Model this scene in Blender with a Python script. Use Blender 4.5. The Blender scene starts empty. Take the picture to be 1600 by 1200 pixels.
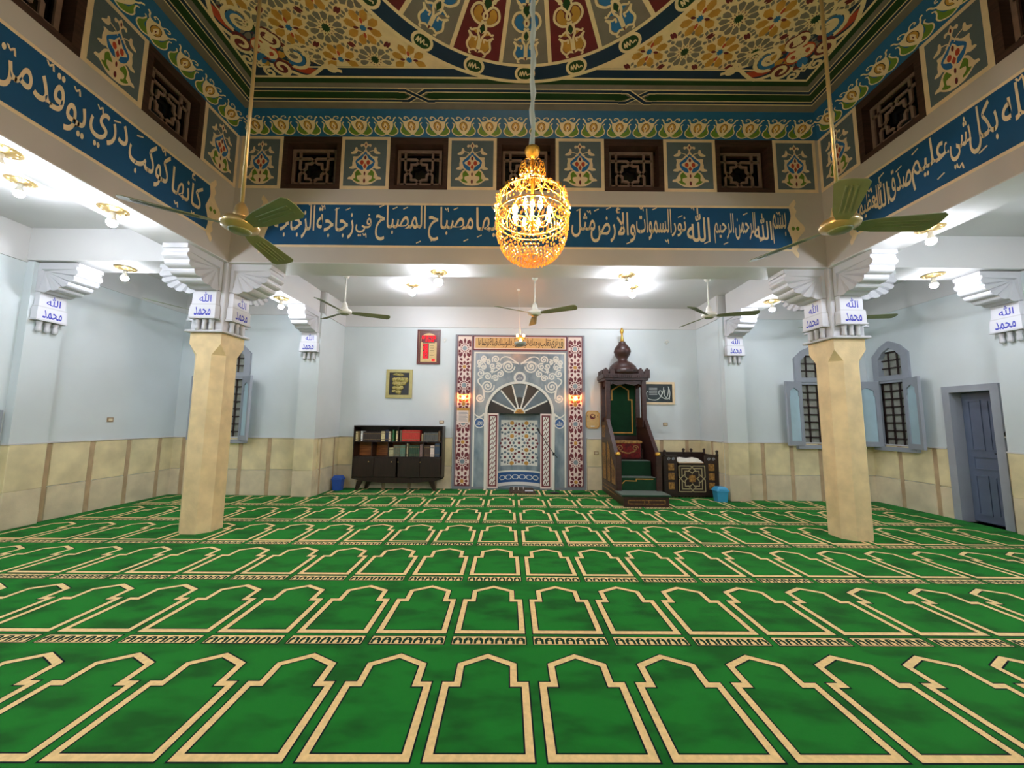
import bpy, math, random
from mathutils import Vector, Matrix
random.seed(7)
S = bpy.context.scene
COL = S.collection
PI = math.pi
sin, cos = math.sin, math.cos

# ------------------------------------------------------------------ camera, world, exposure
def make_camera():
    yaw, pitch, roll = math.radians(-0.13), math.radians(5.75), math.radians(0.568)
    F = Vector((sin(yaw)*cos(pitch), cos(yaw)*cos(pitch), sin(pitch)))
    R = Vector((cos(yaw), -sin(yaw), 0)); U = R.cross(F)
    R2 = R*cos(roll)+U*sin(roll); U2 = U*cos(roll)-R*sin(roll)
    cam = bpy.data.cameras.new('camera'); o = bpy.data.objects.new('camera', cam); COL.objects.link(o)
    o.matrix_world = Matrix(((R2.x, U2.x, -F.x, 0), (R2.y, U2.y, -F.y, 0), (R2.z, U2.z, -F.z, 1.616), (0, 0, 0, 1)))
    cam.sensor_width = 36; cam.sensor_fit = 'HORIZONTAL'; cam.lens = 575.57/1600*36; cam.clip_start = 0.05; cam.clip_end = 100
    S.camera = o
make_camera()
W = bpy.data.worlds.new('night'); S.world = W; W.use_nodes = True
W.node_tree.nodes['Background'].inputs[0].default_value = (0.02, 0.03, 0.05, 1)
W.node_tree.nodes['Background'].inputs[1].default_value = 0.3
S.view_settings.view_transform = 'Standard'; S.view_settings.look = 'None'
S.view_settings.gamma = 1; S.view_settings.use_curve_mapping = False
S.view_settings.exposure = 1.05
BULB_COOL = 215.0      # emission of the white bulbs
BULB_WARM = 560.0      # emission of the chandelier bulbs
BULB_NICHE = 120.0      # small amber lamps of the prayer niche

# ------------------------------------------------------------------ materials
def lin(c):
    r = []
    for x in c:
        x /= 255.0
        r.append(x/12.92 if x <= 0.04045 else ((x+0.055)/1.055)**2.4)
    return (r[0], r[1], r[2], 1)
MATS = {}
def mat(name, rgb, rough=0.6, metal=0.0, var=0.0, scale=6.0, bump=0.0, bscale=60.0, rgb2=None, stretch=None, emit=0.0, trans=0.0, spec=0.5, sheen=0.0, detail=4.0, ramp=(0.35, 0.65)):
    m = bpy.data.materials.new(name); m.use_nodes = True; n = m.node_tree.nodes; l = m.node_tree.links
    b = n['Principled BSDF']; c = lin(rgb)
    b.inputs['Base Color'].default_value = c; b.inputs['Roughness'].default_value = rough
    b.inputs['Metallic'].default_value = metal; b.inputs['Specular IOR Level'].default_value = spec
    b.inputs['Sheen Weight'].default_value = sheen
    if emit:
        b.inputs['Emission Color'].default_value = c; b.inputs['Emission Strength'].default_value = emit
    if trans: b.inputs['Transmission Weight'].default_value = trans
    co = None
    if var or rgb2 or bump:
        g = n.new('ShaderNodeNewGeometry'); mp = n.new('ShaderNodeMapping'); l.new(g.outputs['Position'], mp.inputs[0])
        if stretch: mp.inputs['Scale'].default_value = stretch
        co = mp.outputs[0]
    if var or rgb2:
        t = n.new('ShaderNodeTexNoise'); t.inputs['Scale'].default_value = scale; t.inputs['Detail'].default_value = detail
        l.new(co, t.inputs['Vector'])
        r = n.new('ShaderNodeValToRGB'); l.new(t.outputs['Fac'], r.inputs[0])
        if rgb2: a, d = c, lin(rgb2)
        else:
            a = tuple(min(1, x*(1-var)) for x in c[:3])+(1,); d = tuple(min(1, x*(1+var)) for x in c[:3])+(1,)
        r.color_ramp.elements[0].position, r.color_ramp.elements[1].position = ramp
        r.color_ramp.elements[0].color = a; r.color_ramp.elements[1].color = d
        l.new(r.outputs[0], b.inputs['Base Color'])
    if bump:
        t = n.new('ShaderNodeTexNoise'); t.inputs['Scale'].default_value = bscale; l.new(co, t.inputs['Vector'])
        k = n.new('ShaderNodeBump'); k.inputs['Strength'].default_value = bump; k.inputs['Distance'].default_value = 0.01
        l.new(t.outputs['Fac'], k.inputs['Height']); l.new(k.outputs[0], b.inputs['Normal'])
    MATS[name] = m
    return m
def emis(name, rgb, strength):
    m = bpy.data.materials.new(name); m.use_nodes = True; n = m.node_tree.nodes; n.clear()
    e = n.new('ShaderNodeEmission'); e.inputs[0].default_value = lin(rgb); e.inputs[1].default_value = strength
    o = n.new('ShaderNodeOutputMaterial'); m.node_tree.links.new(e.outputs[0], o.inputs[0]); MATS[name] = m
    return m
mat('wall_blue', (206, 214, 216), 0.55, var=0.03, scale=1.2)
mat('white_paint', (208, 207, 206), 0.5, var=0.02, scale=1.0)
mat('plaster', (200, 200, 204), 0.45)
mat('bay_paint', (190, 182, 175), 0.6, var=0.03, scale=1.5)
mat('stone', (220, 206, 164), 0.55, var=0.14, scale=2.6, bump=0.15, bscale=40)
mat('stone_low', (212, 198, 168), 0.55, var=0.12, scale=3.0, bump=0.15, bscale=40)
mat('stone_strip', (186, 160, 126), 0.55, var=0.12, scale=5)
mat('column_stone', (230, 204, 156), 0.5, var=0.10, scale=5, bump=0.2, bscale=70)
mat('carpet', (8, 92, 22), 0.95, rgb2=(16, 124, 34), scale=2.3, stretch=(1, 2.2, 1), bump=0.5, bscale=420, spec=0.1, sheen=0.05, detail=3, ramp=(0.36, 0.56))
mat('carpet_cream', (236, 206, 146), 0.95, var=0.08, scale=30, spec=0.15, bump=0.4, bscale=420)
mat('carpet_navy', (18, 26, 34), 0.95, spec=0.1)
mat('carpet_dark', (24, 56, 40), 0.95, spec=0.1)
mat('cream', (232, 208, 170), 0.6, var=0.05, scale=9)
mat('gray_panel', (92, 106, 112), 0.6, var=0.05, scale=6)
mat('ceil_gray', (122, 114, 108), 0.6, var=0.08, scale=5)
mat('blue_band', (12, 78, 122), 0.5, var=0.07, scale=3)
mat('frieze_blue', (18, 92, 140), 0.5, var=0.06, scale=4)
mat('navy', (14, 44, 74), 0.5, var=0.08, scale=4)
mat('orn_blue', (38, 108, 170), 0.5, var=0.08, scale=8)
mat('deep_green', (18, 58, 20), 0.5, var=0.08, scale=4)
mat('leaf_green', (98, 130, 38), 0.5, var=0.08, scale=10)
mat('maroon', (104, 26, 36), 0.55, var=0.08, scale=6)
mat('red_paint', (184, 68, 42), 0.55, var=0.1, scale=9)
mat('ochre', (192, 140, 58), 0.55, var=0.12, scale=8)
mat('ink_line', (40, 26, 20), 0.6)
mat('dark_wood', (46, 27, 20), 0.45, rgb2=(28, 16, 12), scale=5, stretch=(1, 1, 8))
mat('lattice_wood', (132, 110, 98), 0.6, var=0.1, scale=12)
mat('cler_wood', (70, 46, 38), 0.5, rgb2=(50, 32, 26), scale=5, stretch=(1, 1, 8))
mat('night_glass', (16, 16, 20), 0.15)
mat('frost_glass', (150, 152, 142), 0.35, var=0.12, scale=14)
mat('gray_wood', (150, 155, 164), 0.45, var=0.04, scale=4)
mat('shutter_panel', (172, 198, 208), 0.4, var=0.04, scale=4)
mat('door_paint', (92, 104, 126), 0.35, var=0.05, scale=4)
mat('iron', (46, 30, 26), 0.5)
mat('black', (14, 14, 15), 0.4)
mat('fan_green', (118, 126, 82), 0.5, var=0.05, scale=10)
mat('fan_white', (226, 224, 214), 0.35)
mat('fan_gold', (196, 172, 120), 0.3, metal=0.6)
mat('walnut', (42, 24, 19), 0.35, rgb2=(28, 15, 12), scale=4, stretch=(8, 1, 1))
mat('walnut_inside', (176, 108, 46), 0.5, rgb2=(140, 80, 32), scale=5, stretch=(1, 1, 6))
mat('minbar_wood', (64, 36, 30), 0.4, rgb2=(44, 23, 19), scale=5, stretch=(1, 1, 6))
mat('gold', (202, 158, 66), 0.32, metal=0.75)
mat('gilt', (170, 126, 58), 0.5, rgb2=(104, 70, 30), scale=26)
mat('brass', (206, 176, 116), 0.3, metal=0.8)
mat('velvet_green', (5, 52, 26), 0.9, sheen=0.3, spec=0.2, var=0.1, scale=8)
mat('velvet_red', (120, 26, 24), 0.9, sheen=0.3, spec=0.2, rgb2=(70, 16, 16), scale=22)
mat('marble_gray', (146, 158, 163), 0.3, rgb2=(104, 120, 130), scale=3.2, stretch=(1.6, 1, 0.8), detail=8)
mat('mihrab_gray', (122, 124, 132), 0.5)
mat('mihrab_white', (218, 216, 206), 0.5)
mat('mihrab_gold', (206, 168, 108), 0.5, var=0.06, scale=10)
mat('mihrab_pink', (226, 206, 196), 0.5)
mat('mihrab_black', (38, 36, 38), 0.3)
mat('mihrab_slate', (92, 108, 118), 0.35, var=0.1, scale=6)
mat('mihrab_blue', (38, 84, 136), 0.4)
mat('paper', (226, 222, 208), 0.7, var=0.05, scale=20)
mat('tile_white', (216, 216, 222), 0.35)
mat('tile_ink', (54, 62, 180), 0.5)
mat('outlet', (214, 200, 172), 0.5)
mat('outlet_frame', (150, 124, 92), 0.5)
mat('bin_blue', (40, 84, 172), 0.35)
mat('bin_cyan', (58, 152, 196), 0.35)
mat('inlay', (164, 150, 112), 0.45)
mat('frame_gold', (172, 160, 100), 0.4, metal=0.2, var=.08, scale=12)
mat('spine_gilt', (128, 104, 62), 0.5)
mat('mat_brown', (84, 66, 46), 0.9, rgb2=(40, 34, 24), scale=30)
mat('chalk', (214, 220, 214), 0.6)
mat('board', (40, 52, 56), 0.5, var=0.15, scale=12)
mat('clock_field', (206, 176, 120), 0.5, var=0.06, scale=20)
mat('clock_frame', (92, 40, 34), 0.4)
mat('grime_gold', (190, 176, 104), 0.4, metal=0.25, rgb2=(120, 104, 50), scale=34)
emis('led_red', (255, 22, 30), 1.6)
emis('bulb_cool', (240, 244, 255), BULB_COOL)
emis('bulb_warm', (255, 204, 140), BULB_WARM)
emis('bulb_amber', (255, 150, 60), BULB_NICHE)
def crystal():
    m = bpy.data.materials.new('crystal'); m.use_nodes = True; n = m.node_tree.nodes; l = m.node_tree.links; n.clear()
    t = n.new('ShaderNodeBsdfTranslucent'); t.inputs[0].default_value = (1, .6, .17, 1)
    g = n.new('ShaderNodeBsdfGlossy'); g.inputs[0].default_value = (1, .7, .32, 1); g.inputs[1].default_value = 0.12
    x = n.new('ShaderNodeMixShader'); x.inputs[0].default_value = 0.4; o = n.new('ShaderNodeOutputMaterial')
    l.new(t.outputs[0], x.inputs[1]); l.new(g.outputs[0], x.inputs[2]); l.new(x.outputs[0], o.inputs[0]); MATS['crystal'] = m
crystal()

# ------------------------------------------------------------------ mesh helpers
class MB:
    def __init__(s): s.v = []; s.f = []; s.m = []; s.sm = []
    def add(s, vs, fs, m=0, smooth=False):
        k = len(s.v); s.v += [tuple(p) for p in vs]
        for f in fs: s.f.append([i+k for i in f]); s.m.append(m); s.sm.append(smooth)
        return s
    def box(s, x0, y0, z0, x1, y1, z1, m=0):
        vs = [(x, y, z) for z in (z0, z1) for y in (y0, y1) for x in (x0, x1)]
        return s.add(vs, [(0, 2, 3, 1), (4, 5, 7, 6), (0, 1, 5, 4), (2, 6, 7, 3), (0, 4, 6, 2), (1, 3, 7, 5)], m)
    def bbox(s, x0, y0, z0, x1, y1, z1, b=0.01, m=0):      # box with bevelled vertical and top edges
        def ring(d, z): return [(x0+d, y0, z), (x1-d, y0, z), (x1, y0+d, z), (x1, y1-d, z), (x1-d, y1, z), (x0+d, y1, z), (x0, y1-d, z), (x0, y0+d, z)]
        def shr(r, d):
            cx, cy = (x0+x1)/2, (y0+y1)/2; fx = 1-2*d/(x1-x0); fy = 1-2*d/(y1-y0)
            return [(cx+(p[0]-cx)*fx, cy+(p[1]-cy)*fy, p[2]) for p in r]
        rs = [shr(ring(b, z0), b*.7), ring(b, z0+b), ring(b, z1-b), shr(ring(b, z1), b*.7)]
        return s.loft(rs, m)
    def loft(s, rings, m=0, smooth=False, caps=True, closed=True):
        n = len(rings[0]); vs = [p for r in rings for p in r]; fs = []
        for i in range(len(rings)-1):
            for j in range(n if closed else n-1):
                a = i*n+j; b = i*n+(j+1) % n; fs.append((a, b, b+n, a+n))
        s.add(vs, fs, m, smooth)
        if caps:
            k = len(s.v)-len(vs)
            s.f.append([k+i for i in range(n)][::-1]); s.m.append(m); s.sm.append(False)
            s.f.append([k+len(vs)-n+i for i in range(n)]); s.m.append(m); s.sm.append(False)
        return s
    def lathe(s, prof, c=(0, 0, 0), seg=16, m=0, smooth=True, ph=0.0):
        rings = [[(c[0]+r*cos(ph+2*PI*j/seg), c[1]+r*sin(ph+2*PI*j/seg), c[2]+z) for j in range(seg)] for r, z in prof]
        return s.loft(rings, m, smooth)
    def tube(s, pts, r, seg=6, m=0, smooth=True):
        pts = [Vector(p) for p in pts]; rings = []
        up = None
        for i, p in enumerate(pts):
            d = (pts[min(i+1, len(pts)-1)]-pts[max(i-1, 0)]).normalized()
            if up is None: up = Vector((0, 0, 1)) if abs(d.z) < .9 else Vector((1, 0, 0))
            a = d.cross(up)
            if a.length < 1e-4: a = d.cross(Vector((0, 1, 0)))
            a.normalize(); b = a.cross(d); up = b
            rr = r[i] if isinstance(r, (list, tuple)) else r
            rings.append([tuple(p+a*rr*cos(2*PI*j/seg)+b*rr*sin(2*PI*j/seg)) for j in range(seg)])
        return s.loft(rings, m, smooth)
    def prism(s, poly, fn, w0, w1, m=0, m2=None):
        n = len(poly); vs = [fn(u, v, w0) for u, v in poly]+[fn(u, v, w1) for u, v in poly]
        fs = [(i, (i+1) % n, (i+1) % n+n, i+n) for i in range(n)]
        s.add(vs, fs, m); s.add(vs, [list(range(n))[::-1]], m); s.add(vs, [[i+n for i in range(n)]], m if m2 is None else m2)
        return s
    def build(s, name, mats, parent=None, kind=None):
        me = bpy.data.meshes.new(name); me.from_pydata(s.v, [], s.f)
        for x in (mats if isinstance(mats, (list, tuple)) else [mats]): me.materials.append(MATS[x])
        me.polygons.foreach_set('material_index', s.m); me.polygons.foreach_set('use_smooth', s.sm); me.update()
        return link(name, me, parent, kind)
def link(name, me, parent=None, kind=None):
    o = bpy.data.objects.new(name, me); COL.objects.link(o)
    if parent is not None: o.parent = parent
    if kind: o['kind'] = kind
    return o
def tag(o, label, cat, group=None):
    o['label'] = label; o['category'] = cat
    if group: o['group'] = group
    return o
def thing(name, label, cat, loc=(0, 0, 0), rz=0.0, group=None):
    o = bpy.data.objects.new(name, None); COL.objects.link(o); o.empty_display_size = 0.1
    o.location = loc; o.rotation_euler = (0, 0, rz)
    return tag(o, label, cat, group)
def copy_tree(o, parent=None):
    c = o.copy(); COL.objects.link(c)
    if parent is not None: c.parent = parent
    for ch in o.children: copy_tree(ch, c)
    return c
def clone(o, label, loc, rz=0.0):
    kids = list(o.children); c = o.copy(); COL.objects.link(c); c['label'] = label; c.location = loc; c.rotation_euler = (0, 0, rz)
    for ch in kids: copy_tree(ch, c)
    return c
def piece(name, me, loc, parent, rot=None, scale=None):
    o = link(name, me, parent); o.location = loc
    if rot: o.rotation_euler = rot
    if scale: o.scale = scale
    return o

# ---- painted ornament: flat shapes laid on a surface given by fn(u, v, n)
def cr(pts, n=5, closed=False):
    out = []; N = len(pts)
    for i in range(N if closed else N-1):
        if closed: p = [pts[(i+k-1) % N] for k in range(4)]
        else: p = [pts[max(i-1, 0)], pts[i], pts[i+1], pts[min(i+2, N-1)]]
        for k in range(n):
            t = k/n; q = []
            for d in (0, 1):
                a, b, c, e = p[0][d], p[1][d], p[2][d], p[3][d]
                q.append(.5*((2*b)+(-a+c)*t+(2*a-5*b+4*c-e)*t*t+(-a+3*b-3*c+e)*t**3))
            out.append(tuple(q))
    if not closed: out.append(pts[-1])
    return out
def spiral(cx, cy, r0, r1, a0, turns, n=22):
    return [(cx+(r0+(r1-r0)*i/n)*cos(a0+turns*2*PI*i/n), cy+(r0+(r1-r0)*i/n)*sin(a0+turns*2*PI*i/n)) for i in range(n+1)]
def ell(cx, cy, rx, ry, a=0.0, n=14):
    return [(cx+rx*cos(2*PI*i/n)*cos(a)-ry*sin(2*PI*i/n)*sin(a), cy+rx*cos(2*PI*i/n)*sin(a)+ry*sin(2*PI*i/n)*cos(a)) for i in range(n)]
def star(cx, cy, r0, r1, n, a=0.0):
    return [(cx+(r0 if i % 2 == 0 else r1)*cos(a+PI*i/n), cy+(r0 if i % 2 == 0 else r1)*sin(a+PI*i/n)) for i in range(2*n)]
class Deco(MB):
    def __init__(s, fn, eps=0.0012):
        MB.__init__(s); s.fn0 = fn; s.eps = eps; s.names = []; s.k = 0
    def fn(s, u, v, n): return s.fn0(u, v, n+(s.k % 90)*4e-6)
    def mi(s, name):
        if name not in s.names: s.names.append(name)
        return s.names.index(name)
    def poly(s, pts, m, l=1, xf=None):
        s.k += 1
        if xf: pts = [xf(*p) for p in pts]
        s.add([s.fn(u, v, l*s.eps) for u, v in pts], [list(range(len(pts)))], s.mi(m)); return s
    def rect(s, u0, v0, u1, v1, m, l=1, nu=1):
        for i in range(nu):
            a = u0+(u1-u0)*i/nu; b = u0+(u1-u0)*(i+1)/nu
            s.poly([(a, v0), (b, v0), (b, v1), (a, v1)], m, l)
        return s
    def frame(s, u0, v0, u1, v1, w, m, l=1):
        s.rect(u0, v0, u1, v0+w, m, l); s.rect(u0, v1-w, u1, v1, m, l); s.rect(u0, v0+w, u0+w, v1-w, m, l); s.rect(u1-w, v0+w, u1, v1-w, m, l); return s
    def stroke(s, pts, w, m, l=1, closed=False, xf=None):
        s.k += 1; n = len(pts); L = []; R = []
        for i in range(n):
            if closed: a, b, c = pts[i-1], pts[i], pts[(i+1) % n]
            else: a, b, c = pts[max(i-1, 0)], pts[i], pts[min(i+1, n-1)]
            d1 = Vector((b[0]-a[0], b[1]-a[1])); d2 = Vector((c[0]-b[0], c[1]-b[1]))
            if d1.length < 1e-9: d1 = d2
            if d2.length < 1e-9: d2 = d1
            d1.normalize(); d2.normalize(); t = d1+d2
            if t.length < 1e-3: t = d1
            t.normalize(); nn = Vector((-t.y, t.x)); k = max(.5, abs(nn.dot(Vector((-d1.y, d1.x)))))
            ww = (w[i] if isinstance(w, list) else w)/2/k
            L.append((b[0]+nn.x*ww, b[1]+nn.y*ww)); R.append((b[0]-nn.x*ww, b[1]-nn.y*ww))
        if xf: L = [xf(*p) for p in L]; R = [xf(*p) for p in R]
        vs = [s.fn(u, v, l*s.eps) for u, v in L+R]
        s.add(vs, [(i+n, (i+1) % n+n, (i+1) % n, i) for i in range(n if closed else n-1)], s.mi(m)); return s
    def ring(s, cx, cy, r0, r1, m, l=1, n=48, a0=0.0, a1=2*PI):
        s.k += 1; full = a1-a0 > 6.28; k = n if full else n+1
        A = [(cx+r0*cos(a0+(a1-a0)*i/n), cy+r0*sin(a0+(a1-a0)*i/n)) for i in range(k)]
        B = [(cx+r1*cos(a0+(a1-a0)*i/n), cy+r1*sin(a0+(a1-a0)*i/n)) for i in range(k)]
        s.add([s.fn(u, v, l*s.eps) for u, v in A+B], [(i, (i+1) % k, (i+1) % k+k, i+k) for i in range(n)], s.mi(m)); return s
    def text(s, word, u0, v0, u1, v1, m, l=1, slant=0.0):
        s.k += 1; vs, fs = glyphs(word)
        s.add([s.fn(u0+(x+slant*(y-.4))*(u1-u0), v0+y*(v1-v0), l*s.eps) for x, y in vs], fs, s.mi(m)); return s
    def done(s, name, parent=None, kind=None): return s.build(name, s.names, parent, kind)

# ---- Arabic lettering with joined letter forms
FORMS = {}
for ch, code, k in [('ء', 0xFE80, 1), ('آ', 0xFE81, 2), ('أ', 0xFE83, 2), ('ؤ', 0xFE85, 2), ('إ', 0xFE87, 2), ('ئ', 0xFE89, 4), ('ا', 0xFE8D, 2), ('ب', 0xFE8F, 4), ('ة', 0xFE93, 2), ('ت', 0xFE95, 4), ('ث', 0xFE99, 4), ('ج', 0xFE9D, 4), ('ح', 0xFEA1, 4), ('خ', 0xFEA5, 4), ('د', 0xFEA9, 2), ('ذ', 0xFEAB, 2), ('ر', 0xFEAD, 2), ('ز', 0xFEAF, 2), ('س', 0xFEB1, 4), ('ش', 0xFEB5, 4), ('ص', 0xFEB9, 4), ('ض', 0xFEBD, 4), ('ط', 0xFEC1, 4), ('ظ', 0xFEC5, 4), ('ع', 0xFEC9, 4), ('غ', 0xFECD, 4), ('ف', 0xFED1, 4), ('ق', 0xFED5, 4), ('ك', 0xFED9, 4), ('ل', 0xFEDD, 4), ('م', 0xFEE1, 4), ('ن', 0xFEE5, 4), ('ه', 0xFEE9, 4), ('و', 0xFEED, 2), ('ى', 0xFEEF, 2), ('ي', 0xFEF1, 4)]:
    FORMS[ch] = (code, k)
def shape(word):
    if word == 'الله': return '\uFDF2'
    out = []; prev = False; i = 0
    while i < len(word):
        ch = word[i]
        if ch == 'ل' and i+1 < len(word) and word[i+1] in 'اأ':
            base = 0xFEFB if word[i+1] == 'ا' else 0xFEF7
            out.append(chr(base+(1 if prev else 0))); prev = False; i += 2; continue
        code, k = FORMS[ch]; nxt = i+1 < len(word) and FORMS[word[i+1]][1] > 1 and k == 4
        if k == 1: out.append(chr(code)); prev = False
        elif k == 2: out.append(chr(code+(1 if prev else 0))); prev = False
        else:
            out.append(chr(code+(3 if prev and nxt else 2 if nxt else 1 if prev else 0))); prev = nxt
        i += 1
    return ''.join(out[::-1])
GL = {}
def glyphs(word):
    if word in GL: return GL[word]
    c = bpy.data.curves.new('lettering', 'FONT'); c.body = shape(word); c.resolution_u = 2; c.offset = 0.010
    o = bpy.data.objects.new('lettering', c); COL.objects.link(o)
    me = bpy.data.meshes.new_from_object(o.evaluated_get(bpy.context.evaluated_depsgraph_get()))
    xs = [v.co.x for v in me.vertices]; ys = [v.co.y for v in me.vertices]
    x0, x1, y0, y1 = min(xs), max(xs), min(ys), max(ys)
    GL[word] = ([((v.co.x-x0)/(x1-x0), (v.co.y-y0)/(y1-y0)) for v in me.vertices], [list(p.vertices) for p in me.polygons])
    bpy.data.meshes.remove(me); bpy.data.objects.remove(o); bpy.data.curves.remove(c)
    return GL[word]

# ------------------------------------------------------------------ the building
XL, XR, YF, YB = -4.28, 4.68, 5.3, -0.7          # inner faces of the high central bay
ZB, ZS = 3.95, 4.45                              # underside of beams, underside of the low ceiling
BW = 0.47                                        # beam width
WL, WR, YS, YW, YK = -7.32, 7.75, 8.02, 9.0, -4.2
RL, RR = -4.2, 4.55                              # recess of the prayer-niche wall
Z1, Z2, CV, ZC = 5.12, 5.98, 0.25, 6.23          # clerestory band, cove, painted ceiling
def holes_wall(mb, fn, u0, u1, z0, z1, t, holes=()):
    u = u0
    def rect(a, b, c, d):
        if b-a > 1e-4 and d-c > 1e-4: mb.prism([(a, c), (b, c), (b, d), (a, d)], fn, 0, t)
    for a, b, c, d in sorted(holes):
        rect(u, a, z0, z1); rect(a, b, z0, c); rect(a, b, d, z1); u = b
    rect(u, u1, z0, z1)
    return mb
fFront = lambda u, v, w: (u, YS+w, v)
fNiche = lambda u, v, w: (u, YW+w, v)
fLeft = lambda u, v, w: (WL-w, u, v)
fRight = lambda u, v, w: (WR+w, u, v)
fBack = lambda u, v, w: (u, YK-w, v)
floor = MB().box(WL-.3, YK-.3, -0.3, WR+.3, YW+.4, -0.02).build('floor', 'stone_low', kind='structure')
NX0, NX1, NZ = -0.334, 0.676, 1.80
wall_niche = holes_wall(MB(), fNiche, RL-.3, RR+.3, -0.02, ZS, .4, [(NX0, NX1, -0.02, NZ)]).build('wall_front', 'wall_blue', kind='structure')
WINL = (-6.48, -5.86); WINR = (6.25, 6.87); WINS = (7.22, 7.73)
wall_fl = holes_wall(MB(), fFront, WL-.3, RL, -0.02, ZS, .3, [(WINL[0], WINL[1], 1.2, 3.12)]).box(RL-.3, YS+.3, -0.02, RL, YW, ZS).build('wall_front_left', 'wall_blue', kind='structure')
wall_fr = holes_wall(MB(), fFront, RR, WR+.3, -0.02, ZS, .3, [(WINR[0], WINR[1], 1.2, 3.12)]).box(RR, YS+.3, -0.02, RR+.3, YW, ZS).build('wall_front_right', 'wall_blue', kind='structure')
wall_l = holes_wall(MB(), fLeft, YK, YS, -0.02, ZS, .3).build('wall_left', 'wall_blue', kind='structure')
DY0, DY1, DZ = 5.93, 6.53, 2.21
wall_r = holes_wall(MB(), fRight, YK, YS, -0.02, ZS, .3, [(DY0, DY1, -0.02, DZ), (WINS[0], WINS[1], 1.2, 3.12)]).build('wall_right', 'wall_blue', kind='structure')
wall_k = holes_wall(MB(), fBack, WL-.3, WR+.3, -0.02, ZS, .3).build('wall_back', 'wall_blue', kind='structure')
# corridor wall seen past the door
MB().box(WR+1.5, 5.2, -0.02, WR+1.6, 7.4, 2.8).box(WR+.3, 5.1, -0.02, WR+1.6, 5.2, 2.8).box(WR+.3, 7.4, -0.02, WR+1.6, 7.5, 2.8).box(WR+.3, 5.1, 2.8, WR+1.6, 7.5, 2.9).build('wall_corridor', 'wall_blue', kind='structure')
# low ceiling round the high bay
MB().box(WL-.3, YK-.3, ZS, XL-BW, YW+.4, ZS+.15).box(XR+BW, YK-.3, ZS, WR+.3, YW+.4, ZS+.15).box(XL-BW, YF+BW, ZS, XR+BW, YW+.4, ZS+.15).box(XL-BW, YK-.3, ZS, XR+BW, YB-BW, ZS+.15).build('ceiling', 'white_paint', kind='structure')
# beams of the low ceiling
for x0, y0, x1, y1 in [(XL-BW, YF+BW, XL, YS-.1), (XR, YF+BW, XR+BW, YS-.1), (XL-BW, YK, XL, YB-BW), (XR, YK, XR+BW, YB-BW), (WL, YF, XL-BW, YF+BW), (XR+BW, YF, WR, YF+BW), (WL, YB-BW, XL-BW, YB), (XR+BW, YB-BW, WR, YB)]:
    MB().box(x0, y0, ZB, x1, y1, ZS).build('trim_beam', 'white_paint', kind='structure')
# white band along the head of the walls
ZH = 3.92
for nm, bx in [('trim_head_front', (RL, YW-.02, ZH, RR, YW, ZS)), ('trim_head_front_left', (WL, YS-.02, ZH, RL, YS, ZS)), ('trim_head_front_right', (RR, YS-.02, ZH, WR, YS, ZS)), ('trim_head_left', (WL, YK, ZH, WL+.02, YS-.02, ZS)), ('trim_head_right', (WR-.02, YK, ZH, WR, YS-.02, ZS)), ('trim_head_recess_left', (RL, YS, ZH, RL+.02, YW-.02, ZS)), ('trim_head_recess_right', (RR-.02, YS, ZH, RR, YW-.02, ZS))]:
    MB().box(*bx).build(nm, 'white_paint', kind='structure')

# ---- the high bay: walls with clerestory openings
pF = [-4.23, -3.588, -2.68, -1.93, -1.032, -0.283, 0.624, 1.373, 2.289, 3.086, 3.972, 4.63]
front_panels = [(pF[i], pF[i+1]) for i in range(0, 12, 2)]; front_wins = [(pF[i], pF[i+1]) for i in range(1, 11, 2)]
side_panels = []; side_wins = []
y = YF
for i, w in enumerate([.63, .80, .60, .80, .60, .80, .60, .80, .37]):
    (side_panels if i % 2 == 0 else side_wins).append((y-w, y)); y -= w
gF = lambda u, v, n: (u, YF-n, v)
gL = lambda u, v, n: (XL+n, u, v)
gR = lambda u, v, n: (XR-n, -u, v)
def bay_wall(name, fn, u0, u1, wins):
    mb = MB(); holes_wall(mb, fn, u0, u1, ZB, ZC+.2, -BW, [(a, b, Z1, Z2) for a, b in wins])
    return mb.build(name, 'bay_paint', kind='structure')
bay_f = bay_wall('wall_bay_front', gF, XL-BW, XR+BW, front_wins)
bay_l = bay_wall('wall_bay_left', gL, YB-BW, YF, side_wins)
bay_r = bay_wall('wall_bay_right', gR, -YF, -(YB-BW), [(-b, -a) for a, b in side_wins])
MB().box(XL, YB-BW, ZB, XR, YB, ZC+.2).build('wall_bay_back', 'bay_paint', kind='structure')
# white undersides of the bay beams
for bx in [(XL-BW, YF, ZB-.012, XR+BW, YF+BW, ZB), (XL-BW, YB-BW, ZB-.012, XL, YF, ZB), (XR, YB-BW, ZB-.012, XR+BW, YF, ZB)]:
    MB().box(*bx).build('trim_soffit', 'white_paint', kind='structure')
for bx in [(XL-BW-.012, YB-BW, ZB-.012, XL-BW, YF, ZS), (XR+BW, YB-BW, ZB-.012, XR+BW+.012, YF, ZS), (XL-BW, YF+BW, ZB-.012, XR+BW, YF+BW+.012, ZS)]:
    MB().box(*bx).build('trim_beam_face', 'white_paint', kind='structure')

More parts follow.
